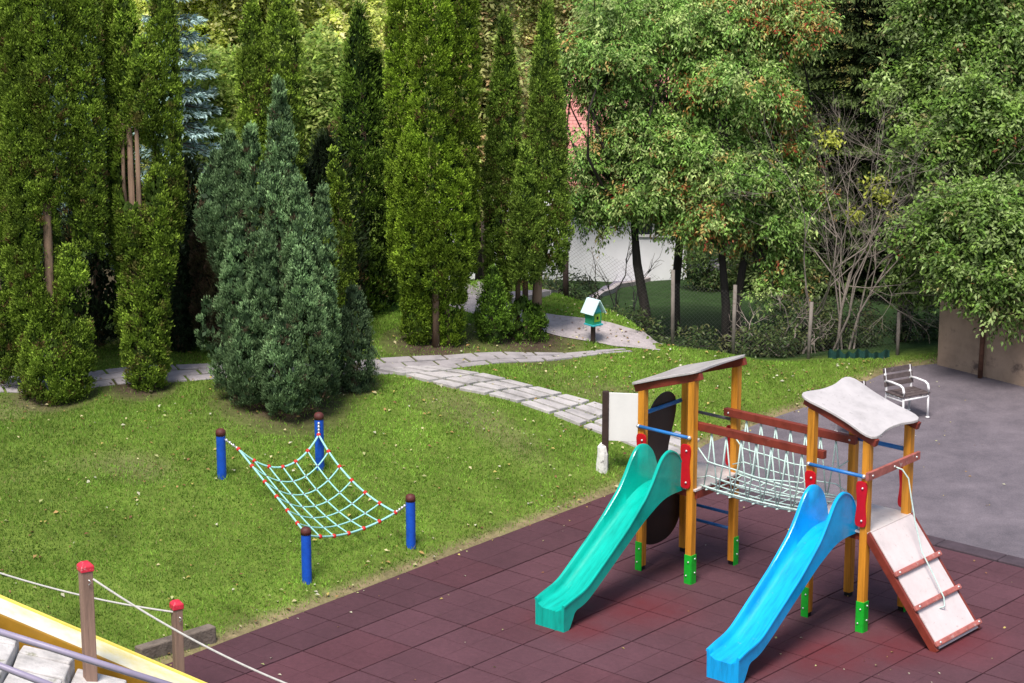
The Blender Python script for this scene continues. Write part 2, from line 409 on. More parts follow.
so.rotation_euler = dv.to_track_quat('Z', 'Y').to_euler(); so.location = (-10, 10, 30)
cam = bpy.data.cameras.new('camera'); co = bpy.data.objects.new('camera', cam); col.objects.link(co)
cam.sensor_width = 36; cam.lens = 36*F/1024; cam.clip_end = 600
co.location = (0, 0, H); co.rotation_euler = (PI/2-PIT, 0, 0)
scn.camera = co
scn.view_settings.view_transform = 'Standard'; scn.view_settings.look = 'None'; scn.view_settings.exposure = 0
scn.render.resolution_x = 1024; scn.render.resolution_y = 683

# ------------------------------------------------------------------ paths (image outlines laid on the terrain)
def on_ground(pts, lift=0.0): return np.array([T(px, py) for px, py in pts])
def pip(poly, x, y):
    inside = np.zeros(np.shape(x), bool); n = len(poly)
    for k in range(n):
        x1, y1 = poly[k][:2]; x2, y2 = poly[(k+1) % n][:2]
        c = ((y1 > y) != (y2 > y)) & (x < (x2-x1)*(y-y1)/(y2-y1+1e-12)+x1)
        inside ^= c
    return inside
def resample(P, n):
    P = np.array(P)[:, :2]; s = np.r_[0, np.cumsum(np.linalg.norm(np.diff(P, axis=0), axis=1))]
    t = np.linspace(0, s[-1], n); return np.stack([np.interp(t, s, P[:, 0]), np.interp(t, s, P[:, 1])], 1), s[-1]

MAIN_U = on_ground([(-260, 390), (-60, 381), (0, 377), (100, 371), (215, 364), (380, 359), (440, 356), (530, 353), (624, 349)])
MAIN_L = on_ground([(-260, 408), (-60, 399), (0, 393), (100, 387), (220, 379), (350, 376), (400, 375), (480, 366), (560, 360), (634, 352)])
GRAV_U = on_ground([(430, 280), (470, 296), (520, 309), (600, 321), (640, 333), (680, 346)])
GRAV_L = on_ground([(430, 300), (455, 308), (500, 322), (560, 337), (615, 347), (660, 351)])
FLAG_U = on_ground([(430, 368), (447, 370), (510, 382), (577, 398), (625, 413), (703, 441)])
FLAG_L = on_ground([(372, 371), (405, 377), (468, 394), (558, 418), (608, 438), (672, 465)])
PATHS = [np.vstack([U[:, :2], Lw[::-1, :2]]) for U, Lw in ((MAIN_U, MAIN_L), (GRAV_U, GRAV_L), (FLAG_U, FLAG_L))]

# ------------------------------------------------------------------ ground sheet
xs = np.unique(np.round(np.concatenate([np.linspace(-90, -12, 40), np.arange(-12, 11, 0.14), np.linspace(11, 90, 40)]), 4))
ys = np.unique(np.round(np.concatenate([np.linspace(-20, 25, 20), np.arange(25, 50, 0.14), np.linspace(50, 76, 60), np.linspace(76, 220, 50)]), 4))
GX, GY = np.meshgrid(xs, ys); GZ = hgt(GX, GY)
V = np.stack([GX, GY, GZ], -1).reshape(-1, 3).astype(np.float32)
nx, ny = len(xs), len(ys)
idx = np.arange(nx*ny).reshape(ny, nx)
Q = np.stack([idx[:-1, :-1], idx[:-1, 1:], idx[1:, 1:], idx[1:, :-1]], -1).reshape(-1, 4).astype(np.int32)
me = bpy.data.meshes.new('ground')
me.vertices.add(len(V)); me.vertices.foreach_set('co', V.ravel())
me.loops.add(Q.size); me.loops.foreach_set('vertex_index', Q.ravel())
me.polygons.add(len(Q)); me.polygons.foreach_set('loop_start', np.arange(len(Q), dtype=np.int32)*4)
me.polygons.foreach_set('use_smooth', np.ones(len(Q), bool))
me.update(calc_edges=True)
D = lawn_dist(V[:, 0], V[:, 1])
base = np.tile(np.array([0.12, 0.175, 0.030]), (len(V), 1))
# bare soil along the edge and under the conifers, dark green rough field behind the crest
edge = np.clip(1-np.abs(D-0.06)/0.2, 0, 1)[:, None]
base = base*(1-edge)+np.array([0.24, 0.18, 0.11])*edge
soil = np.zeros(len(V))
SOIL = [(T(55, 396), 0.9), (T(140, 386), 0.8), (T(280, 402), 1.5), (T(350, 386), 0.7), (T(432, 344), 1.2), (T(525, 336), 1.4)]
for p, r in SOIL: soil = np.maximum(soil, np.clip(1.5-1.5*np.hypot(V[:, 0]-p[0], (V[:, 1]-p[1])*0.8)/r, 0, 1))
behind = np.clip((V[:, 1]-np.interp(V[:, 0], [-12, -3, -1], [43.3, 43.3, 48]))/0.6, 0, 1)*(V[:, 0] < 0)*np.clip((54-V[:, 1])/3, 0, 1)
soil = np.maximum(soil, behind*0.9)[:, None]
base = base*(1-soil)+np.array([0.075, 0.052, 0.038])*soil
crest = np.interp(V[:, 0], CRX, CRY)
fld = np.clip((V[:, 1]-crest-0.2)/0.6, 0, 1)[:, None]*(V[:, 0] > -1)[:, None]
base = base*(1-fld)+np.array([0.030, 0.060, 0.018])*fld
b0 = np.clip(np.sin(V[:, 0]*.83+1.3*np.sin(V[:, 1]*.61+1))*np.sin(V[:, 1]*.97+.9*np.sin(V[:, 0]*1.27))-.58, 0, 1)[:, None]*1.1*(fld < .5)*(D > .1)[:, None]; base = base*(1-b0)+np.array([.17, .135, .085])*b0
hill_ = np.clip((V[:, 1]-70)/4, 0, 1)[:, None]; base = base*(1-hill_)+np.array([.20, .22, .065])*hill_
a = me.color_attributes.new('Col', 'FLOAT_COLOR', 'POINT')
a.data.foreach_set('color', np.hstack([base, np.ones((len(V), 1))]).astype(np.float32).ravel())
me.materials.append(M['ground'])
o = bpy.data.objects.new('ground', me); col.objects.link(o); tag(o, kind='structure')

# ------------------------------------------------------------------ rubber tiles, kerb, asphalt
rub = MB(); rr = random.Random(3)
for i in range(-1, 13):
    for j in range(-8, 9):
        g = 0.009
        j1 = j+1 if j < 8 else 8.75
        u = rr.random(); c = np.array([0.098, 0.041, 0.053])*(0.94+0.13*rr.random())
        if u < 0.2: c = c*np.array([1.03, 0.93, 0.93])
        z = 0.0+0.004*rr.random()
        if i == -1: c *= 0.85
        tl = [(rr.random()-.5)*0.004 for _ in range(4)]
        x0, x1, y0, y1 = i+g, i+1-g, j+g, j1-g; b = 0.008; xm, ym = (x0+x1)/2, (y0+y1)/2
        for (a0, a1) in ((x0, xm-.0008), (xm+.0008, x1)):
            for (b0, b1) in ((y0, ym-.0008), (ym+.0008, y1)):
                if b1-b0 < .05: continue
                cc = tuple(c*(.975+.05*rr.random())); dz = rr.random()*.0015
                rub.add([(a0, b0, -.03), (a1, b0, -.03), (a1, b1, -.03), (a0, b1, -.03),
                         (a0+b*.3, b0+b*.3, z+dz+tl[0]), (a1-b*.3, b0+b*.3, z+dz+tl[1]), (a1-b*.3, b1-b*.3, z+dz+tl[2]), (a0+b*.3, b1-b*.3, z+dz+tl[3])],
                        [(4, 5, 6, 7), (0, 1, 5, 4), (1, 2, 6, 5), (2, 3, 7, 6), (3, 0, 4, 7)], cc)
o = rub.build('rubber_surface', M['rubber'], kind='structure'); o.location = (X0, Y0, 0); o.rotation_euler = (0, 0, YAW)
b = MB(); b.add([W(-1, -8, -.022), W(13, -8, -.022), W(13, 8.75, -.022), W(-1, 8.75, -.022)], [(0, 1, 2, 3)])
b.build('tile_bed', M['tile_bed'], kind='structure')
b = MB()
for i in np.arange(-0.95, 13, 1.0):
    b.box((i+.006, 8.752, -.05), (i+.994, 9.05, .03))
o = b.build('kerb_strip', M['kerb'], kind='structure', bevel=.015); o.location = (X0, Y0, 0); o.rotation_euler = (0, 0, YAW)
b = MB(); pts = [W(-1.02, 9.05), W(13, 9.05), np.array([30, 26, 0]), np.array([30, 46, 0]), np.array([14, 43.9, 0])] + [np.array([p[0], p[1], 0]) for p in LAWN_EDGE[7:1:-1]]
b.add([(p[0], p[1], 0.004) for p in pts], [tuple(range(len(pts)))])
b.build('asphalt_yard', M['asphalt'], kind='structure')

# ------------------------------------------------------------------ paved paths
def slab_path(name, U, Lw, across, length, gap, mat, top, jitter, seed, skip=0.0):
    r = random.Random(seed)
    Lu = resample(U, 2)[1]; n = max(2, int(Lu/length))
    A, _ = resample(U, n*4+1); B, _ = resample(Lw, n*4+1)
    def pt(u, v):
        k = u*n*4; k0 = min(int(k), n*4-1); f = k-k0
        a = A[k0]*(1-f)+A[k0+1]*f; bb = B[k0]*(1-f)+B[k0+1]*f
        return a*(1-v)+bb*v
    mb = MB()
    for k in range(n):
        for q in range(across):
            if r.random() < skip: continue
            off = (0.5 if (q % 2 and jitter > 0.5) else 0)
            u0, u1 = (k+off)/n, (k+1+off)/n
            if u1 > 1: continue
            v0, v1 = q/across, (q+1)/across
            gu, gv = gap/length/n, gap/(np.linalg.norm(A[0]-B[0])/across)/across
            jj = lambda: (r.random()-.5)*0.35
            qd = [pt(min(1, max(0, uu+jj()*gu)), vv+jj()*gv) for uu, vv in ((u0+gu, v0+gv), (u1-gu, v0+gv), (u1-gu, v1-gv), (u0+gu, v1-gv))]
            dz = (r.random()-.5)*0.016
            lo = [(p[0], p[1], float(hgt(p[0], p[1]))-.05) for p in qd]
            hi = [(p[0], p[1], float(hgt(p[0], p[1]))+top+dz) for p in qd]
            mb.hexa(lo, hi)
    return mb.build(name, mat, kind='structure', bevel=.008)
slab_path('flagstone_path', FLAG_U, FLAG_L, 4, 0.46, 0.034, M['slab'], 0.048, 0.0, 5)
slab_path('paved_path', MAIN_U, MAIN_L, 3, 0.55, 0.022, M['paver'], 0.022, 1.0, 6)
def ribbon(name, U, Lw, mat, lift, n=60, m=6):
    A, _ = resample(U, n); B, _ = resample(Lw, n); mb = MB(); vs = []
    for k in range(n):
        for q in range(m+1):
            p = A[k]*(1-q/m)+B[k]*(q/m); vs.append((p[0], p[1], float(hgt(p[0], p[1]))+lift))
    mb.add(vs, [(k*(m+1)+q, k*(m+1)+q+1, (k+1)*(m+1)+q+1, (k+1)*(m+1)+q) for k in range(n-1) for q in range(m)])
    return mb.build(name, mat, kind='structure', smooth=True)
ribbon('gravel_path', GRAV_U, GRAV_L, M['gravel'], 0.014)
ROAD_U = on_ground([(480, 297), (545, 291), (620, 275), (720, 258), (800, 250)]); ROAD_L = on_ground([(480, 306), (545, 300), (620, 287), (720, 268), (800, 258)])
ribbon('lower_road', ROAD_U, ROAD_L, M['road'], 0.03)
A, _ = resample(ROAD_L, 30); mb = MB()
for k in range(29): mb.bar((*A[k], float(hgt(*A[k]))+.03), (*A[k+1], float(hgt(*A[k+1]))+.03), .14, .14)
mb.build('road_kerb', M['gravel'], kind='structure')

# ------------------------------------------------------------------ grass and fallen leaves
n = 900000
gx = rng.uniform(-9.6, 8.2, n); gy = rng.uniform(27.0, 46.5, n)
gd = lawn_dist(gx, gy)
cl = 0.5+0.25*np.sin(gx*3.1+1.7*np.sin(gy*2.3))+0.25*np.sin(gy*4.1+1.3*np.sin(gx*2.9+1))
keep = (gd > 0.03) & (rng.random(n) < np.clip(gd*4.5, 0.1, 1)*(0.55+0.45*cl))
keep &= ~((gx < -3.0) & (gy < 27.5))
keep &= gy < np.interp(gx, [-12, -3.2, -2.8, 0.0]+list(CRX[2:]), [43.2, 43.2, 46.0, 46.0]+list(CRY[2:]))+0.3
P3 = np.stack([gx, gy, np.zeros(n)], -1)
keep &= in_frame(P3, 110)
for poly in PATHS[:2]: keep &= ~pip(poly, gx, gy)
fl = pip(PATHS[2], gx, gy); keep &= ~(fl & (rng.random(n) > 0.10))
for p, r in SOIL: keep &= ~((np.hypot(gx-p[0], (gy-p[1])*0.8) < r*0.75) & (rng.random(n) > 0.18))
bare0 = np.clip(np.sin(gx*.83+1.3*np.sin(gy*.61+1))*np.sin(gy*.97+.9*np.sin(gx*1.27))-.6, 0, 1)*1.0
keep &= rng.random(n) > bare0
gx, gy, gd = gx[keep], gy[keep], gd[keep]; n = len(gx)
gz = hgt(gx, gy)
Lh = rng.uniform(0.018, 0.058, n)*(0.7+0.5*rng.random(n))
for q_ in (T(222, 478), T(320, 470), T(411, 547), T(307, 582), T(605, 471), T(593, 343)): Lh = Lh*(1+1.3*np.exp(-(np.hypot(gx-q_[0], gy-q_[1])/.16)**2))
ang = rng.uniform(0, 2*PI, n)
lean = rng.normal(0, 0.45, (n, 2))
B0 = np.stack([gx, gy, gz-0.005], -1); wv = np.stack([np.cos(ang), np.sin(ang), np.zeros(n)], -1)*rng.uniform(0.005, 0.011, n)[:, None]
tip = B0+np.stack([lean[:, 0]*Lh, lean[:, 1]*Lh, Lh], -1)
patch = 0.5+0.5*np.sin(gx*1.7+2*np.sin(gy*0.9))*np.sin(gy*1.3+1.5*np.sin(gx*1.1+2))
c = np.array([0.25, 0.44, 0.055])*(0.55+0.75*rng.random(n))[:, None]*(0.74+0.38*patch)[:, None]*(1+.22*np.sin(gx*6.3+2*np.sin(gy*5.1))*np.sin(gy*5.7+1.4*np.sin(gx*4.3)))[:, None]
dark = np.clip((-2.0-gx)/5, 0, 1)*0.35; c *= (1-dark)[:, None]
bare_ = np.clip(np.sin(gx*.83+1.3*np.sin(gy*.61+1))*np.sin(gy*.97+.9*np.sin(gx*1.27))-.45, 0, 1)
dry = rng.random(n) < 0.05+0.18*(gd < 0.45)+.3*bare_; c[dry] = np.array([0.30, 0.27, 0.10])*(0.6+0.5*rng.random(dry.sum()))[:, None]
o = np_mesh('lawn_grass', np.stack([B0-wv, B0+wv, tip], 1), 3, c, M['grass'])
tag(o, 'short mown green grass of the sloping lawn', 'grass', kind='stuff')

n = 6500
lx = rng.uniform(-8.5, 8, n); ly = rng.uniform(27.5, 46, n); ld = lawn_dist(lx, ly)
prob = np.where(ld > 0, 0.45, 0.09)*np.clip(.75+.6*np.sin(lx*1.9+1.5*np.sin(ly*1.3))*np.sin(ly*2.1+lx), .15, 1.3)
prob = np.where((ld > 0) & (lx > 0.5) & (ly > 37), 1.0, prob); prob = np.where((ld > -0.15) & (ld < 0.5), 0.85, prob)
k = (rng.random(n) < prob) & in_frame(np.stack([lx, ly, 0*lx], -1), 40) & (ly < np.interp(lx, CRX, CRY)+.2)
lx, ly, ld = lx[k], ly[k], ld[k]; n = len(lx)
lz = np.where(ld > 0, hgt(lx, ly)+0.035, 0.015); lz = np.where(ld > 0.0, lz, 0.012)
ang = rng.uniform(0, 2*PI, n); Dv = np.stack([np.cos(ang), np.sin(ang), rng.normal(0, .25, n)], -1)
Nv = np.stack([rng.normal(0, .3, n), rng.normal(0, .3, n), np.ones(n)], -1)
Ls = rng.uniform(0.03, 0.085, n)*np.where(ld > 0, 1, 0.7)
pal = np.array([[0.62, 0.55, 0.30], [0.50, 0.40, 0.12], [0.42, 0.26, 0.10], [0.60, 0.58, 0.42], [0.25, 0.12, 0.06], [0.45, 0.46, 0.20]])
o = np_mesh('fallen_leaves', leaf_quads(np.stack([lx, ly, lz], -1), Dv, Nv, Ls, Ls*0.62), 4, pal[rng.integers(0, len(pal), n)]*rng.uniform(.7, 1.15, (n, 1)), M['litter'])
tag(o, 'yellow and brown fallen leaves scattered on lawn and tiles', 'leaves', kind='stuff')

# ------------------------------------------------------------------ play structure
PS = empty('play_structure', W(3.2, 5.74), YAW, 'wooden play structure with two roofed towers, rope bridge, green slide, blue slide and ramp', 'play structure')
def L3(i, j, z): return (i-3.2, j-5.74, z)
PW = 0.105
J0, J1 = 5.24, 6.24
def post(i, j, top, plates, label=None):
    b = MB(); h = PW/2
    q0 = [L3(i-h, j-h, .06), L3(i+h, j-h, .06), L3(i+h, j+h, .06), L3(i-h, j+h, .06)]
    tz = top if callable(top) else (lambda a: top)
    q1 = [(p[0], p[1], tz(p[0]+3.2)) for p in q0]
    b.hexa(q0, q1); p = b.build('post', M['post_wood'], PS, bevel=.008, label=label)
    f = MB(); f.box(L3(i-.04, j-.04, -.03), L3(i+.04, j+.04, .06)); f.build('post_foot', M['black_foot'], p)
    for pl in plates:
        f = MB(); bl = []
        if pl == 'j':
            f.box(L3(i-h-.003, j-h-.012, -.02), L3(i+h+.003, j-h-.001, .42))
            bl = [L3(i-.02 if z < .2 else i+.015, j-h-.014, z) for z in (.12, .32)]
        else:
            f.box(L3(i+h+.001, j-h-.003, -.02), L3(i+h+.012, j+h+.003, .42))
            bl = [L3(i+h+.014, j+.015, z) for z in (.16, .36)]
        fo = f.build('foot_plate', M['green_foot'], p, bevel=.003); bolts(fo, bl, .014)
    return p
rf1 = lambda i: 2.60+0.33*(i-1.42)
rf2 = lambda i: 2.86-0.33*(i-4.2)
T1 = [(1.42, J0, ['j']), (2.27, J0, ['j', 'i']), (2.27, J1, ['i']), (1.42, J1, [])]
T2 = [(4.2, J0, ['j']), (5.05, J0, ['j', 'i']), (5.05, J1, ['i']), (4.2, J1, [])]
for i, j, pl in T1: post(i, j, lambda a: rf1(a), pl)
for i, j, pl in T2: post(i, j, lambda a: rf2(a), pl)

def roof(ic, sl, zc, label, hi_side):
    # wavy-edged board on two sloping bearers; local a along i, b along j
    out = []
    a0, a1, b0, b1 = -.585, .565, -.63, .58
    def edge(p, q, amp, n=12):
        p = np.array(p); q = np.array(q); d = q-p; nn = np.array([d[1], -d[0]])/np.linalg.norm(d)
        for k in range(n):
            t = k/n; out.append(tuple(p+d*t+nn*(-amp)*(math.sin(PI*t)**2)*(1)+nn*amp*0.25*math.sin(3*PI*t)**2))
    def corner_round(): pass
    edge((a0, b0), (a1, b0), .07); edge((a1, b0), (a1, b1), .085); edge((a1, b1), (a0, b1), .07); edge((a0, b1), (a0, b0), .085)
    O = np.array(out)
    for _ in range(2): O = (np.roll(O, 1, 0)+2*O+np.roll(O, -1, 0))/4
    b = MB(); b.prism([tuple(p) for p in O], 0, .035, lambda a, bb, t: L3(ic+a, (J0+J1)/2+bb, zc+sl*a+t))
    r = b.build('roof', M['roof_board'], PS, bevel=.006, label=label)
    for j in (J0-.005, J1+.005):
        be = MB(); be.bar(L3(ic-.55, j, zc-.062+sl*-.55), L3(ic+.56, j, zc-.062+sl*.56), .07, .10); be.build('roof_bearer', M['beam_wood'], r, bevel=.005)
    return r
roof(1.845, .33, 2.60+.33*.425+.115, 'grey roof board sloping up towards the bridge', 1)
roof(4.625, -.33, 2.86-.33*.425+.115, 'grey wavy-edged roof board sloping down towards the ramp', -1)

def platform(i0, i1, z):
    b = MB(); b.box(L3(i0, J0-.03, z-.03), L3(i1, J1+.03, z)); p = b.build('platform', M['plat_board'], PS, bevel=.004)
    f = MB()
    f.bar(L3(i0, J0+.03, z-.085), L3(i1, J0+.03, z-.085), .05, .10); f.bar(L3(i0, J1-.03, z-.085), L3(i1, J1-.03, z-.085), .05, .10)
    f.bar(L3(i1-.02, J0+.06, z-.085), L3(i1-.02, J1-.06, z-.085), .05, .10); f.bar(L3(i0+.02, J0+.06, z-.085), L3(i0+.02, J1-.06, z-.085), .05, .10)
    f.build('platform_frame', M['beam_wood'], p)
platform(1.42, 2.36, 1.37); platform(4.11, 5.12, 1.37)

def slide(ic, mat, label, j_end, wd=.48):
    prof = [(5.27, 1.39), (5.22, 1.39), (5.12, 1.39), (4.98, 1.39), (4.85, 1.375), (4.70, 1.33), (4.56, 1.26), (4.38, 1.17), (4.0, .92), (3.7, .72), (3.4, .52), (3.15, .365), (3.02, .325), (2.85, .295), (j_end, .26)]
    wall = [.05, .28, .46, .55, .59, .54, .38, .24, .165, .155, .15, .135, .125, .12, .10]
    P = np.array(prof); s = np.r_[0, np.cumsum(np.linalg.norm(np.diff(P, axis=0), axis=1))]
    t = np.linspace(0, s[-1], 64)
    def sm(v):
        y = np.interp(t, s, v)
        for _ in range(3): y[1:-1] = (y[:-2]+2*y[1:-1]+y[2:])/4
        return y
    pj, pz, wh = sm(P[:, 0]), sm(P[:, 1]), sm(np.array(wall))
    hw = wd/2; th = .032
    def section(h):
        sec = [(-hw, -.07), (-hw-.004, h-.02), (-hw-.018, h-.012), (-hw-.015, h+.008), (-hw+th*.5, h+.014), (-hw+th, h)]
        sec += [(-hw+th+.008, h*.45), (-hw+th+.03, .035), (-hw+th+.085, .004)]
        full = sec+[(-a, b) for a, b in sec[::-1]]
        return full
    vs = []; m = None
    for k in range(len(t)):
        sec = section(wh[k]); m = len(sec)
        zz = pz[k]
        q = min(1, max(0, (2.90-pj[k])/.13)); low = -.07*(1-q)+(-zz-.01)*q
        for a, b in sec: vs.append(L3(ic+a, pj[k], zz+(b if b > -.05 else low)))
    nK = len(t)
    fs = [(k*m+q, k*m+(q+1) % m, (k+1)*m+(q+1) % m, (k+1)*m+q) for k in range(nK-1) for q in range(m)]
    fs += [tuple(range(m))[::-1], tuple((nK-1)*m+q for q in range(m))]
    b = MB(); b.add(vs, fs); sl = b.build('slide', mat, PS, smooth=True, label=label)
    md = sl.modifiers.new('split', 'EDGE_SPLIT'); md.split_angle = math.radians(50)
    bolts(sl, [L3(ic-hw+.06, 5.20, 1.405), L3(ic+hw-.06, 5.20, 1.405)], .014)
    return sl
slide(1.90, M['green_slide'], 'turquoise green slide on the left tower', 2.66)
slide(4.68, M['blue_slide'], 'sky blue slide on the right tower', 2.66)

def red_panel(i, j, z0, z1, axis='j', w_=.15):
    out = []; n = 24; zc = (z0+z1)/2; hh = (z1-z0)/2
    for k in range(n):
        t = 2*PI*k/n; zz = math.sin(t); ww = w_/2*(1-.16*math.cos(2.2*PI*zz*.5)-.0)
        c_ = math.copysign(abs(math.cos(t))**.45, math.cos(t)); s_ = math.copysign(abs(zz)**.8, zz)
        out.append((c_*ww*(1+.22*abs(s_)), zc+s_*hh))
    b = MB(); b.prism(out, 0, .022, (lambda a, z, t: L3(i+a, j-t, z)))
    p = b.build('side_panel', M['red_panel'], PS, bevel=.004)
    bolts(p, [L3(i+.02, j-.026, z) for z in (z0+.09, z1-.09)], .017)
for i, z0, z1 in ((1.45, 1.42, 2.0), (2.21, 1.37, 2.0), (4.23, 1.47, 2.04), (5.02, 1.44, 2.06)): red_panel(i, J0-PW/2-.002, z0, z1)
red_panel(2.15, J1+PW/2+.026, 1.40, 2.0); red_panel(4.96, J1+PW/2+.026, 1.40, 2.0)

def tube_part(name, mat, pts, r, parent=PS, n=10, label=None):
    b = MB(); b.tube(pts, r, n); return b.build(name, mat, parent, smooth=True, label=label)
def blue_bar(a, b, r=.024):
    p = tube_part('handrail', M['blue_bar'], [L3(*a), L3(*b)], r)
    bolts(p, [L3(*a), L3(*b)], .03)
fj = J0-PW/2-.02
blue_bar((1.40, fj, 2.10), (2.27, fj, 2.10)); blue_bar((4.2, fj, 2.13), (5.05, fj, 2.13))
blue_bar((1.36, J0+.02, 2.24), (1.36, J1-.02, 2.24), .03)
blue_bar((4.2, J1, 2.24), (5.05, J1, 2.24), .03)
tube_part('back_bar', M['grey_bar'], [L3(1.42, J1, 2.11), L3(2.27, J1, 2.11)], .022)
for z in (.74, .52): tube_part('ladder_rung', M['blue_bar'], [L3(1.42, J1, z), L3(2.27, J1, z)], .022)
for z in (.74, .52): tube_part('ladder_rung', M['blue_bar'], [L3(4.2, J1, z), L3(5.05, J1, z)], .022) if False else None

# dark butterfly-shaped climbing panel on the left side of the left tower
ol = [(5.30, .42), (5.42, .30), (5.62, .24), (5.85, .24), (6.05, .30), (6.2, .44), (6.27, .62), (6.25, .85), (6.16, 1.06), (6.0, 1.24), (5.93, 1.42), (5.93, 1.6), (6.0, 1.8), (6.08, 2.0), (6.12, 2.2), (6.07, 2.35), (5.94, 2.43), (5.77, 2.43), (5.60, 2.35), (5.48, 2.2), (5.40, 2.0), (5.36, 1.8), (5.3, 1.6), (5.24, 1.35), (5.22, 1.0), (5.23, .7)]
O = np.array(ol)
for _ in range(2):
    O = np.stack([O*.75+np.roll(O, -1, 0)*.25, O*.25+np.roll(O, -1, 0)*.75], 1).reshape(-1, 2)
b = MB(); b.prism([tuple(p) for p in O], 0, .02, lambda a, z, t: L3(1.345-t, a, z)); b.build('climbing_panel', M['black_panel'], PS, bevel=.004)

# rope bridge
for j in (J0, J1):
    jb_ = j+(.095 if j == J0 else -.095); b = MB(); b.bar(L3(2.20 if j == J0 else 2.16, jb_, 2.24), L3(4.34 if j == J0 else 4.30, jb_, 2.24), .08, .11)
    p = b.build('bridge_beam', M['beam_wood'], PS, bevel=.006)
    bolts(p, [L3(2.24, jb_-.042, 2.24), L3(4.22, jb_-.042, 2.24)], .016)
b = MB(); R_ = .0105
def sag(i, z0, dz): u = (i-2.36)/(4.11-2.36); return z0-dz*4*u*(1-u)
ii = np.linspace(2.36, 4.11, 15)
floor_js = np.linspace(5.36, 6.14, 5)
for j in floor_js: b.tube([L3(i, j, sag(i, 1.385, .05)) for i in ii], R_, 6)
for i in np.linspace(2.46, 4.01, 9): b.tube([L3(i, j, sag(i, 1.385, .05)-.04*math.sin(PI*(j-5.3)/.9)) for j in np.linspace(5.30, 6.20, 7)], R_, 6)
for sj, jb, jt in ((0, 5.33, J0+.095), (1, 6.15, J1-.095)):
    b.tube([L3(i, jb, sag(i, 1.41, .03)) for i in ii], R_*1.25, 6)
    zmid = lambda i: sag(i, 1.80, .08)
    jm = (jb+jt)/2
    b.tube([L3(2.30, jt, 1.93)]+[L3(i, jm+.03*math.sin(i*7), zmid(i)) for i in ii[1:-1]]+[L3(4.18, jt, 1.93)], R_, 6)
    b.tube([L3(2.30, jb, 1.50)]+[L3(i, jb+.01, sag(i, 1.58, .05)) for i in ii[1:-1]]+[L3(4.18, jb, 1.50)], R_*.9, 6)
    tops = np.linspace(2.52, 3.98, 7)
    for k, i in enumerate(tops):
        for s in (-1, 1):
            ie = i+s*.11
            b.tube([L3(i, jt, 2.19), L3(i+s*.05, jm+.01, (2.19+sag(ie, 1.41, .03))/2), L3(ie, jb, sag(ie, 1.41, .03))], R_, 6)
b.build('rope_net', M['rope'], PS, smooth=True)

# ramp with cleats
rd = np.array([6.20-5.13, 0, .035-1.36]); rl = np.linalg.norm(rd); rdn = rd/rl; rn = np.array([-rdn[2], 0, rdn[0]])
def RP(s, j, h): p = np.array([5.13, 0, 1.36])+rdn*s+rn*h; return L3(p[0], j, p[2])
b = MB(); b.hexa([RP(.0, 5.27, -.01), RP(.0, 6.24, -.01), RP(rl, 6.24, -.01), RP(rl, 5.27, -.01)], [RP(.0, 5.27, .015), RP(.0, 6.24, .015), RP(rl, 6.24, .015), RP(rl, 5.27, .015)])
ramp = b.build('ramp', M['ramp_board'], PS, bevel=.003)
for j in (5.235, 6.275):
    s = MB(); s.hexa([RP(-.02, j-.025, -.10), RP(-.02, j+.025, -.10), RP(rl+.02, j+.025, -.10), RP(rl+.02, j-.025, -.10)], [RP(-.02, j-.025, .006), RP(-.02, j+.025, .006), RP(rl+.02, j+.025, .006), RP(rl+.02, j-.025, .006)])
    s.build('ramp_stringer', M['beam_wood'], ramp, bevel=.005)
for s_ in (.62, 1.12, 1.64):
    c_ = MB(); c_.hexa([RP(s_-.035, 5.20, .016), RP(s_-.035, 6.31, .016), RP(s_+.035, 6.31, .016), RP(s_+.035, 5.20, .016)], [RP(s_-.035, 5.20, .07), RP(s_-.035, 6.31, .07), RP(s_+.035, 6.31, .07), RP(s_+.035, 5.20, .07)])
    cl_ = c_.build('cleat', M['cleat_wood'], ramp, bevel=.015)
    bolts(cl_, [RP(s_, 5.28, .07), RP(s_, 6.24, .07)], .018)
b = MB(); b.bar(L3(5.125, 5.12, 2.15), L3(5.125, 6.38, 2.15), .045, .11); bp_ = b.build('hand_board', M['cleat_wood'], PS, bevel=.006)
bolts(bp_, [L3(5.15, j, 2.15) for j in (5.22, 5.74, 6.28)], .017)
rp = [L3(5.15, 5.78, 2.13), L3(5.21, 5.83, 2.1), L3(5.28, 5.88, 1.98), L3(5.33, 5.88, 1.75), L3(5.42, 5.86, 1.42), L3(5.55, 5.84, 1.05), L3(5.75, 5.82, .78), L3(5.93, 5.80, .52), L3(5.97, 5.76, .42), L3(5.93, 5.70, .40)]
tube_part('climbing_rope', M['rope'], rp, .010, PS, 7)

# ------------------------------------------------------------------ hammock net on four blue posts
hb = [T(222, 478), T(320, 470), T(411, 547), T(307, 582)]
HN = empty('climbing_net', np.mean(hb, 0)*[1, 1, 0]+[0, 0, float(hgt(*np.mean(hb, 0)[:2]))], 0, 'turquoise rope hammock net with red joints slung between four blue posts on the lawn', 'climbing net')
h0 = np.array(HN.location)
hts = [.66, .80, .70, .70]
tops = []
for p, ht in zip(hb, hts):
    q = p-h0; b = MB(); b.tube([q+[0, 0, -.15], q+[0, 0, ht]], .068, 20)
    po = b.build('post', M['blue_post'], HN, smooth=True); md = po.modifiers.new('split', 'EDGE_SPLIT'); md.split_angle = .8
    c_ = MB(); zs = [(0, .074), (.05, .074), (.075, .066), (.095, .045), (.105, .01)]
    c_.tube([q+[0, 0, ht-.012+z] for z, _ in zs], [r for _, r in zs], 18); c_.build('post_cap', M['cap_brown'], po, smooth=True)
    tops.append(q+[0, 0, ht])
cen = np.mean(tops, 0)
att = []
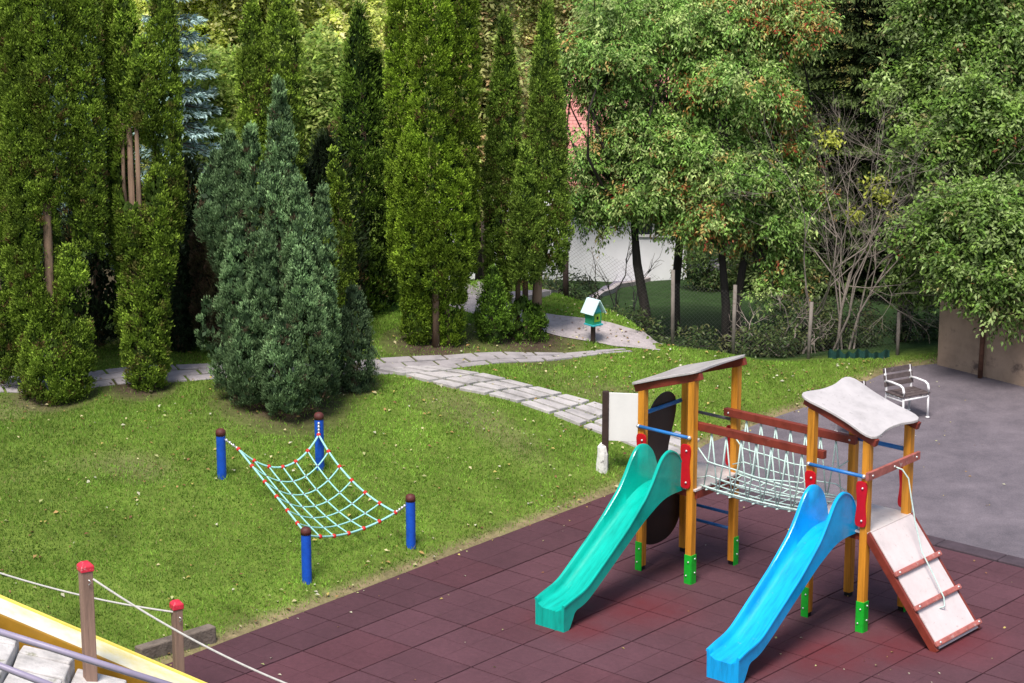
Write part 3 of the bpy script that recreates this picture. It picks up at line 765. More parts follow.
for k, (q, dz, inn) in enumerate(zip(tops, (-.08, -.22, -.10, -.06), (.30, .12, .22, .10))):
    d = cen-q; d[2] = 0; d /= np.linalg.norm(d)
    att.append(q+d*inn+np.array([0, 0, dz-.10*(inn > .15)]))
    ch = MB(); a0 = q+d*.07+[0, 0, dz+.02]
    if k == 1: a0 = q+d*.07+[0, 0, -.04]
    for s in np.linspace(.12, .88, 4): ch.ball(a0*(1-s)+att[-1]*s, (.022, .022, .026), 7, 5)
    ch.tube([a0, att[-1]], .008, 6); ch.build('chain', M['steel'], HN, smooth=True)
A1, A2, A3, A4 = att           # far left, far right, near right, near left
def net_pt(u, v):              # u along far-left -> far-right, v from far to near
    p = (A1*(1-u)+A2*u)*(1-v)+(A4*(1-u)+A3*u)*v
    w_ = .32*4*u*(1-u)*(1-.35*v)+.10*4*v*(1-v)
    # edges bow inwards
    p = p.copy(); p += (A2-A1)*(.06*4*v*(1-v))*(1-2*u)+(A4-A1)*(.05*4*u*(1-u))*(1-2*v)
    p[2] -= w_
    return p
rp = MB(); kn = []; jn = []; n = 6
for k in range(n+1):
    r = .0155 if k in (0, n) else .0115
    rp.tube([net_pt(k/n, s) for s in np.linspace(0, 1, 19)], r, 6); rp.tube([net_pt(s, k/n) for s in np.linspace(0, 1, 19)], r, 6)
    for q in range(n+1):
        p = net_pt(k/n, q/n)
        if k in (0, n) or q in (0, n): kn.append(p)
        else: jn.append(p)
nt_ = rp.build('rope_net', M['cyan_rope'], HN, smooth=True); bolts(nt_, kn, .034, 'knot', 'rope_joint'); bolts(nt_, jn, .018, 'clip', 'rope_clip')

# ------------------------------------------------------------------ chairs on the yard
def arm_chair(label):
    t = empty('park_chair', (0, 0, 0), 0, label, 'chair', 'white framed slatted park chairs')
    for x in (-.27, .27):
        b = MB(); r = .022
        b.tube([(x, .30, .86), (x, .25, .62), (x, .22, .44), (x, .27, .0)], r, 8)
        b.tube([(x, .24, .64), (x, .1, .655), (x, -.15, .65), (x, -.22, .62), (x, -.245, .55), (x, -.24, .43)], r, 8)
        b.tube([(x, .22, .425), (x, -.24, .425), (x, -.25, .0)], r, 8)
        b.tube([(x, .22, .36), (x, -.24, .38)], r*.8, 8)
        b.ball((x, -.25, .02), (.04, .04, .02)); b.ball((x, .27, .02), (.04, .04, .02))
        b.build('side_frame', M['white_metal'], t, smooth=True)
    b = MB(); b.tube([(-.27, -.24, .40), (.27, -.24, .40)], .018, 8); b.build('cross_tube', M['white_metal'], t, smooth=True)
    for k, z in enumerate((.58, .70, .82)):
        y = .215+(z-.5)*.22; b = MB(); b.bar((-.31, y, z), (.31, y, z), .025, .085, (0, .2, 1)); b.build('back_slat', M['bench_slat'], t, bevel=.004)
    for y in (-.20, -.08, .04, .16):
        b = MB(); b.box((-.31, y-.05, .447), (.31, y+.05, .472)); b.build('seat_slat', M['bench_slat'], t, bevel=.004)
    return t
ch = arm_chair('white tubular park chair with dark slats on the asphalt, standing clear beside the lawn edge')
ch.location = (*G(906, 417)[:2], .004); ch.rotation_euler = (0, 0, math.radians(30)); ch.scale = (.98, .98, .95)
c2 = copy_tree(ch); c2['label'] = 'white tubular park chair mostly hidden behind the roof of the right tower'
c2.location = (*G(858, 435)[:2], .004); c2.rotation_euler = (0, 0, math.radians(26))

# ------------------------------------------------------------------ sign on dark post
sb = T(605, 471); sg = empty('sign_board', sb, math.radians(-8), 'blank white board on a dark post with flaking white foot, between lawn and left tower', 'sign')
for dx, part in ((0, 1), (.60, 0)):
    b = MB(); b.box((dx-.05, -.04, -.1), (dx+.05, .04, 1.27+.02*part)); p = b.build('post', M['sign_post'], sg, bevel=.006)
    if part:
        f = MB(); f.tube([(-.045, -.02, -.08), (-.045, -.02, .10), (-.035, -.02, .28), (-.05, -.01, .40), (-.05, 0, .46)], [.10, .098, .088, .075, .02], 9); f.build('post_foot', M['flake_white'], p)
b = MB(); b.box((.052, -.012, .50), (.548, .012, 1.27)); b.build('panel', M['sign_white'], sg, bevel=.004)

# ------------------------------------------------------------------ birdhouse
bb = T(593, 343); bh = empty('birdhouse', bb, math.radians(-50), 'small painted wooden birdhouse with pale gable roof on a dark post beside the path', 'birdhouse')
b = MB(); b.box((-.045, -.045, -.1), (.045, .045, .46)); b.build('post', M['sign_post'], bh, bevel=.006)
b = MB(); b.box((-.15, -.15, .42), (.15, .15, .66)); bx_ = b.build('box', M['house_green'], bh, bevel=.006)
b = MB(); b.prism([(-.15, .662), (.15, .662), (0, .86)], -.15, .15, lambda a, z, t: (t, a, z)); b.build('gable', M['house_teal'], bx_)
b = MB(); b.box((.152, -.10, .47), (.162, .10, .63)); b.build('front_panel', M['house_lime'], bx_, bevel=.003)
b = MB(); b.box((.163, -.03, .52), (.168, .03, .58)); b.build('entry_hole', M['black_foot'], bx_)
b = MB(); b.box((-.17, -.17, .385), (.20, .17, .418)); b.build('tray', M['house_teal'], bh, bevel=.004)
for s in (-1, 1):
    b = MB(); b.bar((-.23, s*.122, .778), (.25, s*.122, .778), .36, .022, (0, s*.66, .5)); b.build('roof', M['house_roof'], bh, bevel=.003)

bh.scale = (.68, .68, .86)
# ------------------------------------------------------------------ concrete wall, fence, house
wa, wb = G(937, 365), G(1024, 387); d = (wb-wa)/np.linalg.norm(wb-wa); nrm = np.array([-d[1], d[0], 0])
ang = math.atan2(d[1], d[0])
cw = empty('concrete_wall', wa, ang, 'tall brown stained concrete wall at the right edge of the yard', 'wall')
b = MB(); b.box((0, 0, -.1), (7.5, .25, 1.95)); b.build('wall_slab', M['concrete'], cw, bevel=.01)
b = MB(); b.box((-.03, -.012, 1.95), (7.5, .29, 2.03)); b.build('coping', M['concrete'], cw, bevel=.01)
b = MB()
for _ in range(60):
    x = random.random()*5; b.ball((x, -.03-.05*random.random(), .02), (.06+.05*random.random(), .04, .05), 6, 4)
rb = empty('steel_post', G(980, 378), 0, 'rusty steel post standing in front of the concrete wall', 'post')
b = MB(); b.tube([(0, 0, 0), (.02, 0, 1.25)], .045, 10); b.build('tube', M['rust'], rb, smooth=True); b = MB(); b.ball((.02, 0, 1.25), (.05, .05, .03)); b.build('cap', M['rust'], rb, smooth=True)

fpts = [(486, 306, 1.25), (566, 322, 1.35), (673, 335, 1.3), (733, 345, 1.45), (808, 356, 1.25), (897, 366, 1.25)]
FB = []
for px, py, hh in fpts:
    d_ = ray(px, py); yy = np.interp(d_[0]/d_[1]*44, CRX, CRY)+.45
    t_ = yy/d_[1]; x_ = d_[0]*t_; FB.append(np.array([x_, yy, float(hgt(x_, yy))]))
fe = empty('chain_link_fence', FB[2], 0, 'low chain link fence on dark and lichened posts along the back of the lawn', 'fence')
f0 = FB[2]
for k, p in enumerate(FB):
    q = p-f0; zt = 11.8456-math.hypot(p[0], p[1])*0+0
    want = {0: 222, 1: 252, 2: 270, 3: 285, 4: 302, 5: 312}[k]
    dd = ray(fpts[k][0], want); tz = H+dd[2]*(p[1]/dd[1])
    b = MB(); r = .055 if k < 2 else .034
    b.tube([q+[0, 0, -.2], [q[0]+random.uniform(-.04, .04), q[1], tz-f0[2]]], r, 8); b.build('post', M['sign_post'] if k < 2 else M['pale_post'], fe, smooth=True, label='dark wooden post' if k < 2 else None)
for a_, b_ in zip(FB[:-1], FB[1:]):
    m_ = MB(); a0, b0 = a_-f0, b_-f0
    m_.add([a0, b0, b0+[0, 0, 1.15], a0+[0, 0, 1.15]], [(0, 1, 2, 3)]); m_.build('mesh_panel', M['chain'], fe)
m_ = MB(); seg = []
for t_ in np.linspace(0, 1, 40):
    px = 828+t_*62; d_ = ray(px, 350); yy = np.interp(d_[0]/d_[1]*44, CRX, CRY)+.33; x_ = d_[0]*yy/d_[1]; z_ = float(hgt(x_, yy))
    seg.append((x_-f0[0], yy-f0[1]+.04*math.sin(t_*40), z_-f0[2]))
top = [(x_, y_, z_+.13+.025*math.sin(k*1.1)+.03*math.sin(k*.37)) for k, (x_, y_, z_) in enumerate(seg)]
m_.add(seg+top, [(k, k+1, 41+k, 40+k) for k in range(39)]); m_.build('windbreak_net', M['teal_net'], fe)

hs = empty('white_house', (0, 57.5, float(hgt(0, 57.5))), math.radians(-2), 'long white rendered house with pale red tiled roof behind the trees', 'house')
b = MB(); b.box((1.3, 0, -.6), (4.15, 5, 2.25)); b.build('wall', M['plaster'], hs)
b = MB(); b.box((-1.9, .4, -.6), (1.29, 4, 1.35)); b.build('annex_wall', M['plaster'], hs)
b = MB(); b.tube([(1.25, -.55, 2.12), (4.5, -.55, 2.12)], .07, 8); b.build('gutter', M['grey_bar'], hs, smooth=True)
b = MB(); b.prism([(-.5, 2.2), (5.6, 2.2), (2.6, 5.0)], 1.25, 4.5, lambda a, z, t: (t, a, z)); b.build('roof', M['roof_tile'], hs)
for x in (2.9,):
    b = MB(); b.box((x, -.03, 1.1), (x+.9, -.004, 2.2)); wn = b.build('window', M['dark_glass'], hs)
    b = MB()
    b.box((x-.06, -.05, 1.04), (x+.96, -.031, 1.10)); b.box((x-.06, -.05, 2.2), (x+.96, -.031, 2.26)); b.box((x+.42, -.05, 1.1), (x+.48, -.031, 2.2)); b.box((x-.06, -.05, 1.10), (x, -.031, 2.2)); b.box((x+.9, -.05, 1.10), (x+.96, -.031, 2.2)); b.build('frame', M['white_metal'], wn)

# ------------------------------------------------------------------ near left corner: stone steps, yellow slide, rope posts, rails
st = MB(); r = random.Random(9); stz = lambda x: .18+(-2.9-x)*.46
for k in range(8):
    x1 = -2.6-k*.6; y = 23.4+.3*(k % 2)
    while y < 26.3:
        y2 = min(y+.45+.5*r.random(), 26.48)
        e = lambda: (r.random()-.5)*.07
        q = [(x1-.6+.02+e()*.5, y+.02+e()*.5), (x1-.01+e()*.5, y+.02+e()*.5), (x1-.01+e()*.5, y2-.01+e()*.5), (x1-.6+.02+e()*.5, y2-.01+e()*.5)]
        z_ = stz(x1-.3); dz = (r.random()-.5)*.03
        st.hexa([(a, b_, z_-.6) for a, b_ in q], [(a, b_, z_+.55*(stz(a)-z_)+dz) for a, b_ in q])
        y = y2
sto = st.build('stone_steps', M['slab_white'], bevel=.02); tag(sto, 'pale stone steps at the lower left corner', 'steps')
def at_y(px, py, y): d_ = ray(px, py); return np.array([0, 0, H])+d_*(y/d_[1])
SA, SB = at_y(0, 607, 26.9), at_y(195, 690, 26.9)
ys_ = empty('slope_slide', (SB[0], 26.9, SB[2]), 0, 'long yellow slide running down beside the stone steps', 'slide')
def YS(s, y, h): return ((SA[0]-SB[0])*s, y, (SA[2]-SB[2])*s+h)
n = 20
def sweep(sec):
    vs = []; m = len(sec)
    for k in range(n+1):
        s = -.2+k/n*1.5
        for y, h in sec: vs.append(YS(s, y, h))
    return vs, [(k*m+q, k*m+(q+1) % m, (k+1)*m+(q+1) % m, (k+1)*m+q) for k in range(n) for q in range(m)]+[tuple(range(m)), tuple(n*m+q for q in range(m))]
for (nm, mt, sec) in (('side_board', 'shaded_yellow', [(-.25, -.40), (-.21, -.40), (-.21, .025), (-.25, .025)]), ('side_board', 'yellow_lip', [(.211, -.14), (.235, -.14), (.235, .05), (.211, .05)]), ('bed', 'pale_bed', [(-.209, -.03), (.209, -.03), (.209, .02), (-.209, .02)])):
    b = MB(); v, f = sweep(sec); b.add(v, f); b.build(nm, M[mt], ys_, bevel=.008)

def rope_post(base, ht, w_, label, cap):
    t = empty('rope_post', base, .5, label, 'post')
    b = MB(); b.box((-w_/2, -w_/2, -.4), (w_/2, w_/2, ht)); b.build('shaft', M['grey_wood'], t, bevel=.012)
    b = MB(); h = w_/2+.012
    b.add([(-h, -h, ht-.005), (h, -h, ht-.005), (h, h, ht-.005), (-h, h, ht-.005), (-h, -h, ht+.06), (h, -h, ht+.06), (h, h, ht+.06), (-h, h, ht+.06), (-h*.5, -h*.5, ht+.10), (h*.5, -h*.5, ht+.10), (h*.5, h*.5, ht+.10), (-h*.5, h*.5, ht+.10)],
          [(0, 3, 2, 1), (0, 1, 5, 4), (1, 2, 6, 5), (2, 3, 7, 6), (3, 0, 4, 7), (4, 5, 9, 8), (5, 6, 10, 9), (6, 7, 11, 10), (7, 4, 8, 11), (8, 9, 10, 11)])
    b.build('cap', M['cap_red'], t, bevel=.01)
    b = MB(); b.tube([(-.0, -w_/2-.02, ht-.09), (.03, -w_/2-.04, ht-.12), (0, -w_/2-.02, ht-.15)], .01, 6); b.build('eye_bolt', M['steel'], t, smooth=True)
    return t
def at_y(px, py, y): d_ = ray(px, py); return np.array([0, 0, H])+d_*(y/d_[1])
p1b = at_y(90, 668, 26.25); p1t = at_y(83, 570, 26.25); rope_post(p1b, p1t[2]-p1b[2], .135, 'taller weathered wooden rope post with red cap beside the yellow slide', 1)
p2b = at_y(179, 672, 27.9); p2t = at_y(178, 608, 27.9); rope_post(p2b, p2t[2]-p2b[2], .115, 'shorter weathered wooden rope post with red cap by the rubber tiles', 1)
def rope(a, b_, s, label):
    b = MB(); pts = []
    for t_ in np.linspace(0, 1, 24): p = a*(1-t_)+b_*t_; pts.append((p[0], p[1], p[2]-s*4*t_*(1-t_)))
    b.tube(pts, .0125, 7); o = b.build('rope', M['white_rope'], smooth=True); tag(o, label, 'rope', 'ropes of the slide railing')
rope(at_y(-60, 552, 28.4), at_y(178, 611, 27.9)+[0, -.05, 0], .10, 'pale sagging rope running left from the shorter red-capped post')
rope(at_y(93, 579, 26.22), at_y(330, 700, 25.6), .12, 'pale sagging rope running down right from the taller red-capped post')
for (a_, b_), lab in ((((-60, 613), (200, 695)), 'upper lilac metal handrail over the stone steps'), (((-60, 643), (120, 712)), 'lower lilac metal handrail over the stone steps')):
    y_ = 23.6; A_, B_ = at_y(*a_, y_), at_y(*b_, y_-.1)
    hr = empty('handrail', A_, 0, lab, 'handrail', 'lilac handrails'); q = B_-A_
    b = MB(); b.tube([(0, 0, 0), q*.5, q], .036, 12); b.build('rail', M['rail'], hr, smooth=True)
    b = MB(); b.tube([q, q+[0.03, 0, -.03], q+[.04, 0, -1.0]], .03, 10); b.tube([(0, 0, 0), (0, 0, -1.0)], .03, 10); b.build('rail_post', M['rail'], hr, smooth=True)
la, lb = G(138, 657, .1), G(213, 634, .1)
b = MB(); b.bar(la, lb, .16, .26); o = b.build('timber_beam', M['log_wood'], bevel=.02); tag(o, 'grey weathered timber beam edging the lawn behind the rope posts', 'beam')

# ------------------------------------------------------------------ vegetation
def foliage(name, label, cat, loc, parts, wood=None, wood_mat='bark', leafmat='needle', group=None, treename='tree'):
    t = empty(treename, loc, 0, label, cat, group)
    V = np.concatenate([p[0] for p in parts]); C = np.concatenate([p[1] for p in parts])
    np_mesh('crown', V, 4, C, M[leafmat], t)
    if wood: wood.build('trunk', M[wood_mat], t, smooth=True)
    return t

def noise1(a, z, s): return np.sin(a*3+s)+np.sin(z*4.1+a*2+s*2)+np.sin(z*7.3-a*5+s*3)+0.7*np.sin(z*11+a*7+s)

def column(rg, cx, cy, z0, z1, R, others=(), clump=.12, K=38, dens=1.25, leafL=(.034, .064), leafW=(.017, .029), colr=(.09, .15, .02), tipc=(.17, .22, .03), prof='cone', holes=(), brown=0.03, up=.55, bottom=.7, bc=(.16, .10, .04), core=True, coarse=1.0):
    """one leader of a columnar conifer: lumpy fan-shaped sprays over a dark inner layer"""
    Hh = z1-z0
    tint = rg.uniform(.80, 1.14)
    def shape(tt):
        if prof == 'plume': return np.minimum(bottom+(1-bottom)*np.sqrt(tt/.35), 1)*np.clip((1-tt)/.55, 0, 1)**.58
        if prof == 'cone': return np.minimum(bottom+(1-bottom)*tt/.22, 1)*np.clip((1-tt)/.62, 0, 1)**.62
        if prof == 'egg': return np.minimum(bottom+(1-bottom)*np.sqrt(tt/.3), 1)*np.clip((1-tt)/.72, 0, 1)**.5
        return np.minimum(bottom+(1-bottom)*tt/.15, 1)*np.clip((1-tt)/.25, 0, 1)**.5
    def cull(x, y, z, k0=1.0):
        keep = (y < cy+.25*R) | (rg.random(len(x)) < .2)
        for (ox, oy, oz0, oz1, oR) in others:
            to = np.clip((z-oz0)/(oz1-oz0), 0, 1); ro = oR*np.minimum(1, ((1-to)/.62))**.62*.72*k0
            keep &= ~((np.hypot(x-ox, y-oy) < ro) & (z < oz1) & (z > oz0))
        for (hx, hz, rx, rz) in holes:
            keep &= ~((((x-hx)/rx)**2+((z-hz)/rz)**2 < rg.uniform(.7, 1.1, len(x))) & (y < cy+.3*R))
        return keep
    lump = lambda th, z: 1+.05*noise1(th, z, cx*7+cy*3)+.05*np.sin(th*9+np.sin(z*1.7+cx*3)*1.5)
    Vs = []; Cs = []
    n = int(2*PI*R*0.8*Hh/(clump*clump)*1.15*dens)
    tt = rg.random(n); th = rg.uniform(0, 2*PI, n); pr = shape(tt)
    keep = rg.random(n) < np.maximum(pr, .15); tt, th, pr = tt[keep], th[keep], pr[keep]
    z = z0+tt*Hh; cr = clump*rg.uniform(.5, 1.1, len(tt))
    r = np.maximum(R*pr*lump(th, z)*rg.uniform(.90, 1.04, len(tt))-cr*.5, .02)
    x = cx+r*np.cos(th); y = cy+r*np.sin(th)
    keep = cull(x, y, z); x, y, z, th, cr = x[keep], y[keep], z[keep], th[keep], cr[keep]; m = len(x)
    o_ = unit(np.stack([np.cos(th), np.sin(th), np.full(m, .45)], -1)+rg.normal(0, .2, (m, 3)))
    tq = (z-z0)/Hh; cshade = tint*((.58+.62*np.clip(tq*1.25, 0, 1)) if prof == 'plume' else (.78+.3*tq))*rg.uniform(.6, 1.25, m)*(1+.18*np.sin(x*5+z*2.3)); isb = rg.random(m) < brown  # painted shading: leader bases darker, tops lighter like new growth
    K2 = K
    P0 = np.repeat(np.stack([x, y, z], -1), K2, 0); o2 = np.repeat(o_, K2, 0); nK = len(P0); c2 = np.repeat(cr, K2)[:, None]
    u = unit(rg.normal(0, 1, (nK, 3))+o2*.9)
    g = u*c2*rg.uniform(.25, 1.0, (nK, 1))*np.array([1, 1, 1.2])
    Dr = u*.55+np.array([0, 0, up])+o2*.2+rg.normal(0, .3, (nK, 3))
    Nn = u*1.2+rg.normal(0, .45, (nK, 3))
    rel = np.clip(.45+.55*((g/c2)*o2).sum(1)+.3*(g[:, 2]/c2[:, 0]), 0, 1)[:, None]  # inner and lower leaves painted darker as clump occlusion, outer tips lighter growth
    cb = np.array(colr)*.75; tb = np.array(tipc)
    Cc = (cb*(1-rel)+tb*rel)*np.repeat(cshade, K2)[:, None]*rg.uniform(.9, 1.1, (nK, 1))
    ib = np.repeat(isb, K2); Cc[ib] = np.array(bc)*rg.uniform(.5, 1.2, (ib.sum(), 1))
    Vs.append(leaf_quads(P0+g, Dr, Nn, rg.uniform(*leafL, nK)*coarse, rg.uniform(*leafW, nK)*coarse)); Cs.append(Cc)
    if core:
        n = int(2*PI*R*.7*Hh*300); tt = rg.random(n); th = rg.uniform(0, 2*PI, n); z = z0+tt*Hh*.97; r = R*shape(tt)*.80*rg.uniform(.75, 1.0, n)*lump(th, z)
        x = cx+r*np.cos(th); y = cy+r*np.sin(th); k = cull(x, y, z, .8); x, y, z, th = x[k], y[k], z[k], th[k]; n = len(x)
        oo = np.stack([np.cos(th), np.sin(th), 0*th], -1); Ls = rg.uniform(.08, .15, n)
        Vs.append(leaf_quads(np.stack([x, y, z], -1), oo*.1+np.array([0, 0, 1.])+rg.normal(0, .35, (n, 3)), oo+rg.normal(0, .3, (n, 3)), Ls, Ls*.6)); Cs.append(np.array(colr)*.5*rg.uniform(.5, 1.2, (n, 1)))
    return np.concatenate(Vs), np.concatenate(Cs)

def multi_thuja(label, loc, cols, seed, trunks=(), holes=(), group=None, cat='tree', name='cypress_tree', wood_mat='thuja_bark', **kw):
    rg = np.random.default_rng(seed); parts = []
    for k, (cx, cy, z0, z1, R) in enumerate(cols):
        others = [c for q, c in enumerate(cols) if q != k]
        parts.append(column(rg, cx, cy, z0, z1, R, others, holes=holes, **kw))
    wd = MB()
    for pts, r in trunks: wd.tube(pts, r, 9)
    if not trunks: wd.tube([(0, 0, -.2), (0, 0, max(c[3] for c in cols)*.8)], [.10, .03], 8)
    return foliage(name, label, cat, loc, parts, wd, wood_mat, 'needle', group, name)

def cpx(base, rows):
    """leader list measured on the photograph (centre, top, bottom, half width in px) turned into metres at the tree's own distance"""
    out = []
    for px, top, bot, hw, *dy in rows:
        y = base[1]+(dy[0] if dy else 0)
        a = at_y(px, top, y); b_ = at_y(px, bot, y); e = at_y(px+hw, (top+bot)/2, y)
        m_ = at_y(px, (top+bot)/2, y)
        out.append((a[0]-base[0], y-base[1], max(b_[2]-base[2], 0.0), a[2]-base[2], e[0]-m_[0]))
    return out
def lpx(base, rows):
    out = []
    for px, py, hw, hh, *dy in rows:
        y = base[1]+(dy[0] if dy else 0); c = at_y(px, py, y); e = at_y(px+hw, py-hh, y)
        out.append((c[0]-base[0], y-base[1], c[2]-base[2], e[0]-c[0], (e[0]-c[0])*.85, e[2]-c[2]))
    return out
def foot(px, y): d_ = ray(px, 320); x_ = d_[0]*y/d_[1]; return np.array([x_, y, float(hgt(x_, y))])
TH = dict(colr=(.115, .205, .024), tipc=(.295, .43, .05))
# front left thujas
b1 = T(52, 396)
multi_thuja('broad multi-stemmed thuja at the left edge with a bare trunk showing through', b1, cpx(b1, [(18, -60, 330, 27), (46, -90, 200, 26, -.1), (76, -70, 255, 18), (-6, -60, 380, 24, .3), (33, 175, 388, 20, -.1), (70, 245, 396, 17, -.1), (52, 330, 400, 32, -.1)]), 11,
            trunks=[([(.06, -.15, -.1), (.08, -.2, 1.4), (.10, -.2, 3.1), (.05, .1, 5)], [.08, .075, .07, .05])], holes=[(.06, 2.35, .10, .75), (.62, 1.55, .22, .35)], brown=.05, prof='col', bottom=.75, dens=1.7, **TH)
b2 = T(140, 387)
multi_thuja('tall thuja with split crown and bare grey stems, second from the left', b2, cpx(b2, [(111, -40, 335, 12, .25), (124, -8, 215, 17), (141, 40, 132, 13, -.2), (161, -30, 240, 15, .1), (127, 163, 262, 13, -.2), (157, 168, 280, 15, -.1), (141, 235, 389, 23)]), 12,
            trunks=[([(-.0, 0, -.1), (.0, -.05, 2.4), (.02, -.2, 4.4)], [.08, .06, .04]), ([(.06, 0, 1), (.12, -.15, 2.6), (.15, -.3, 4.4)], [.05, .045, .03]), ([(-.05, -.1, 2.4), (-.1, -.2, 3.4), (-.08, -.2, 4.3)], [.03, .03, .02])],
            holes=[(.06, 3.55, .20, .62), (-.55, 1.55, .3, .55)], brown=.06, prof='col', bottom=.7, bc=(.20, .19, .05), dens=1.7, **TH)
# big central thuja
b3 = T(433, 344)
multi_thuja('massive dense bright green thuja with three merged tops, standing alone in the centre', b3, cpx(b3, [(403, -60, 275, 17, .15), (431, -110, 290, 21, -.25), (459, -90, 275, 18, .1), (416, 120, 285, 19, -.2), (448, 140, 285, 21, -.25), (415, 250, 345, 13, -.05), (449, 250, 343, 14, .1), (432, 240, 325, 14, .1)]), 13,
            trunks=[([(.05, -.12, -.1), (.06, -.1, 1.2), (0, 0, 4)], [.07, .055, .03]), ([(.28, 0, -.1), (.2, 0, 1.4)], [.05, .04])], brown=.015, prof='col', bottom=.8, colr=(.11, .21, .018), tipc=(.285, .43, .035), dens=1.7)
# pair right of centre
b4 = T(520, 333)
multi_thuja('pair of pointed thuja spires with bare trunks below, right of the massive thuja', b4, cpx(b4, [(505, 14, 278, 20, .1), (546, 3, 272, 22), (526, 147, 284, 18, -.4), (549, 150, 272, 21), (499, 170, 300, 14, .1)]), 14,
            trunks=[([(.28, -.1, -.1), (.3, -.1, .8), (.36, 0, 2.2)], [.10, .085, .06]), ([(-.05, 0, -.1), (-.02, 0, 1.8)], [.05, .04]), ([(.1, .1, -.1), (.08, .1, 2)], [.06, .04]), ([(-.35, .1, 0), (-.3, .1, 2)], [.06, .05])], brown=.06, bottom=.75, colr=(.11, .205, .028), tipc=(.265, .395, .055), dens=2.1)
multi_thuja('low round thuja bush at the foot of the thuja spires, left one', T(493, 341), cpx(T(493, 341), [(493, 270, 342, 17)]), 15, prof='egg', brown=.02, bottom=.8, name='thuja_bush', cat='bush', colr=(.08, .165, .02), tipc=(.16, .29, .03))
multi_thuja('low round thuja bush at the foot of the thuja spires, right one near the path', T(528, 338), cpx(T(528, 338), [(522, 300, 339, 20), (536, 308, 338, 12)]), 16, prof='egg', brown=.02, bottom=.8, name='thuja_bush', cat='bush', colr=(.08, .165, .02), tipc=(.16, .29, .03))
# junipers
JU = dict(colr=(.095, .18, .075), tipc=(.275, .43, .19), leafL=(.035, .07), leafW=(.010, .018), clump=.105, K=40, up=.8, dens=1.1, brown=.035, bc=(.13, .085, .055))
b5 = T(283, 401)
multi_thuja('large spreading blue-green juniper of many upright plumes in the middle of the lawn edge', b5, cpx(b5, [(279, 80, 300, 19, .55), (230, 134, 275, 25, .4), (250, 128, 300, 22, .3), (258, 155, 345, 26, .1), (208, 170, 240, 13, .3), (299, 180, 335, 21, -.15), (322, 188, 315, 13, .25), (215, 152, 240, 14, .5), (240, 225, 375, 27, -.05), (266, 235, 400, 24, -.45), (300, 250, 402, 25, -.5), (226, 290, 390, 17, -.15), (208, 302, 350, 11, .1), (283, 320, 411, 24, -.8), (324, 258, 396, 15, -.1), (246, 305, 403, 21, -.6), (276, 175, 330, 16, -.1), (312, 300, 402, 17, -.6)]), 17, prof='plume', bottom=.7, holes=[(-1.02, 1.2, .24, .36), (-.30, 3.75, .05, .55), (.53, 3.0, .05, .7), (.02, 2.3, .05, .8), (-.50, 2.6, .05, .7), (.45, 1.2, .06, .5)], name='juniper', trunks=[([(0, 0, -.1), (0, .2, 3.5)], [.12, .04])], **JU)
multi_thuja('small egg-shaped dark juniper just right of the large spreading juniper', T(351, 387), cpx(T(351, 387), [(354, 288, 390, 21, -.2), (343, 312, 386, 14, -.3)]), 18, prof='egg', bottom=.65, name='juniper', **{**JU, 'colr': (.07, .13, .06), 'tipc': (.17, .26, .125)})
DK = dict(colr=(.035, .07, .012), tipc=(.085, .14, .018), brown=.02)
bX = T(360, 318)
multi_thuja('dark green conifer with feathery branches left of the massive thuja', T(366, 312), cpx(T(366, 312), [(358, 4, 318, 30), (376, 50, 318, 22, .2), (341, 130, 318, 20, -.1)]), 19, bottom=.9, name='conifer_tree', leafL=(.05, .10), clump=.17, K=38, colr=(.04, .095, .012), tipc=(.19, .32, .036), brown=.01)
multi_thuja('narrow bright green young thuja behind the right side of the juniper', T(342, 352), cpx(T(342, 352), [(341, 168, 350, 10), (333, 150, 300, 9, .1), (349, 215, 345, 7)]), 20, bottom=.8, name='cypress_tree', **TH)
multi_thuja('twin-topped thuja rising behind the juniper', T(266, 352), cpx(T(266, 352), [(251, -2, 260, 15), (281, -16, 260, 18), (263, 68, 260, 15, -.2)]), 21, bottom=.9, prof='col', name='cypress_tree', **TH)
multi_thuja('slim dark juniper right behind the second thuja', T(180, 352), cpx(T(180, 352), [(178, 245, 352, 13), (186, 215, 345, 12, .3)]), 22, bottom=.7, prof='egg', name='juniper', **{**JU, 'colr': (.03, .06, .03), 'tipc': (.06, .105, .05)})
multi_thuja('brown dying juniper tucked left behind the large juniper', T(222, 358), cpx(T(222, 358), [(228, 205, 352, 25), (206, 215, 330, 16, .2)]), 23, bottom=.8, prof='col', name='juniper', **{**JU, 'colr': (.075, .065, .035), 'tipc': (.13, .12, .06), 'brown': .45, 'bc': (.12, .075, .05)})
for k, (px, py, hh, R, lab) in enumerate([(10, 345, 3.0, 1.0, 'dark conifer behind the leftmost thuja'), (100, 345, 3.0, .8, 'dark conifer in the gap between the two left thujas'), (165, 338, 2.7, .8, 'dark conifer behind the slim juniper'), (215, 338, 2.6, .8, 'dark conifer behind the brown juniper'), (305, 335, 3.0, .8, 'dark conifer behind the twin-topped thuja')]):
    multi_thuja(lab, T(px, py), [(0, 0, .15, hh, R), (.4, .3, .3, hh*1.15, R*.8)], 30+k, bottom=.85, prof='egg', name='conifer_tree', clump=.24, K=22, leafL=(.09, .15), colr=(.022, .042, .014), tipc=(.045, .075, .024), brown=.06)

def limb(wd, rg, a, b_, r0, r1, bend=.15, n=6):
    a = np.array(a, float); b_ = np.array(b_, float); L_ = np.linalg.norm(b_-a); off = rg.normal(0, bend*L_, 3)
    pts = [a*(1-t)+b_*t+off*math.sin(PI*t)*.6+rg.normal(0, .012*L_, 3)*(0 < t < 1) for t in np.linspace(0, 1, n)]
    wd.tube(pts, list(np.linspace(r0, r1, n)), 7, cap=False); return pts

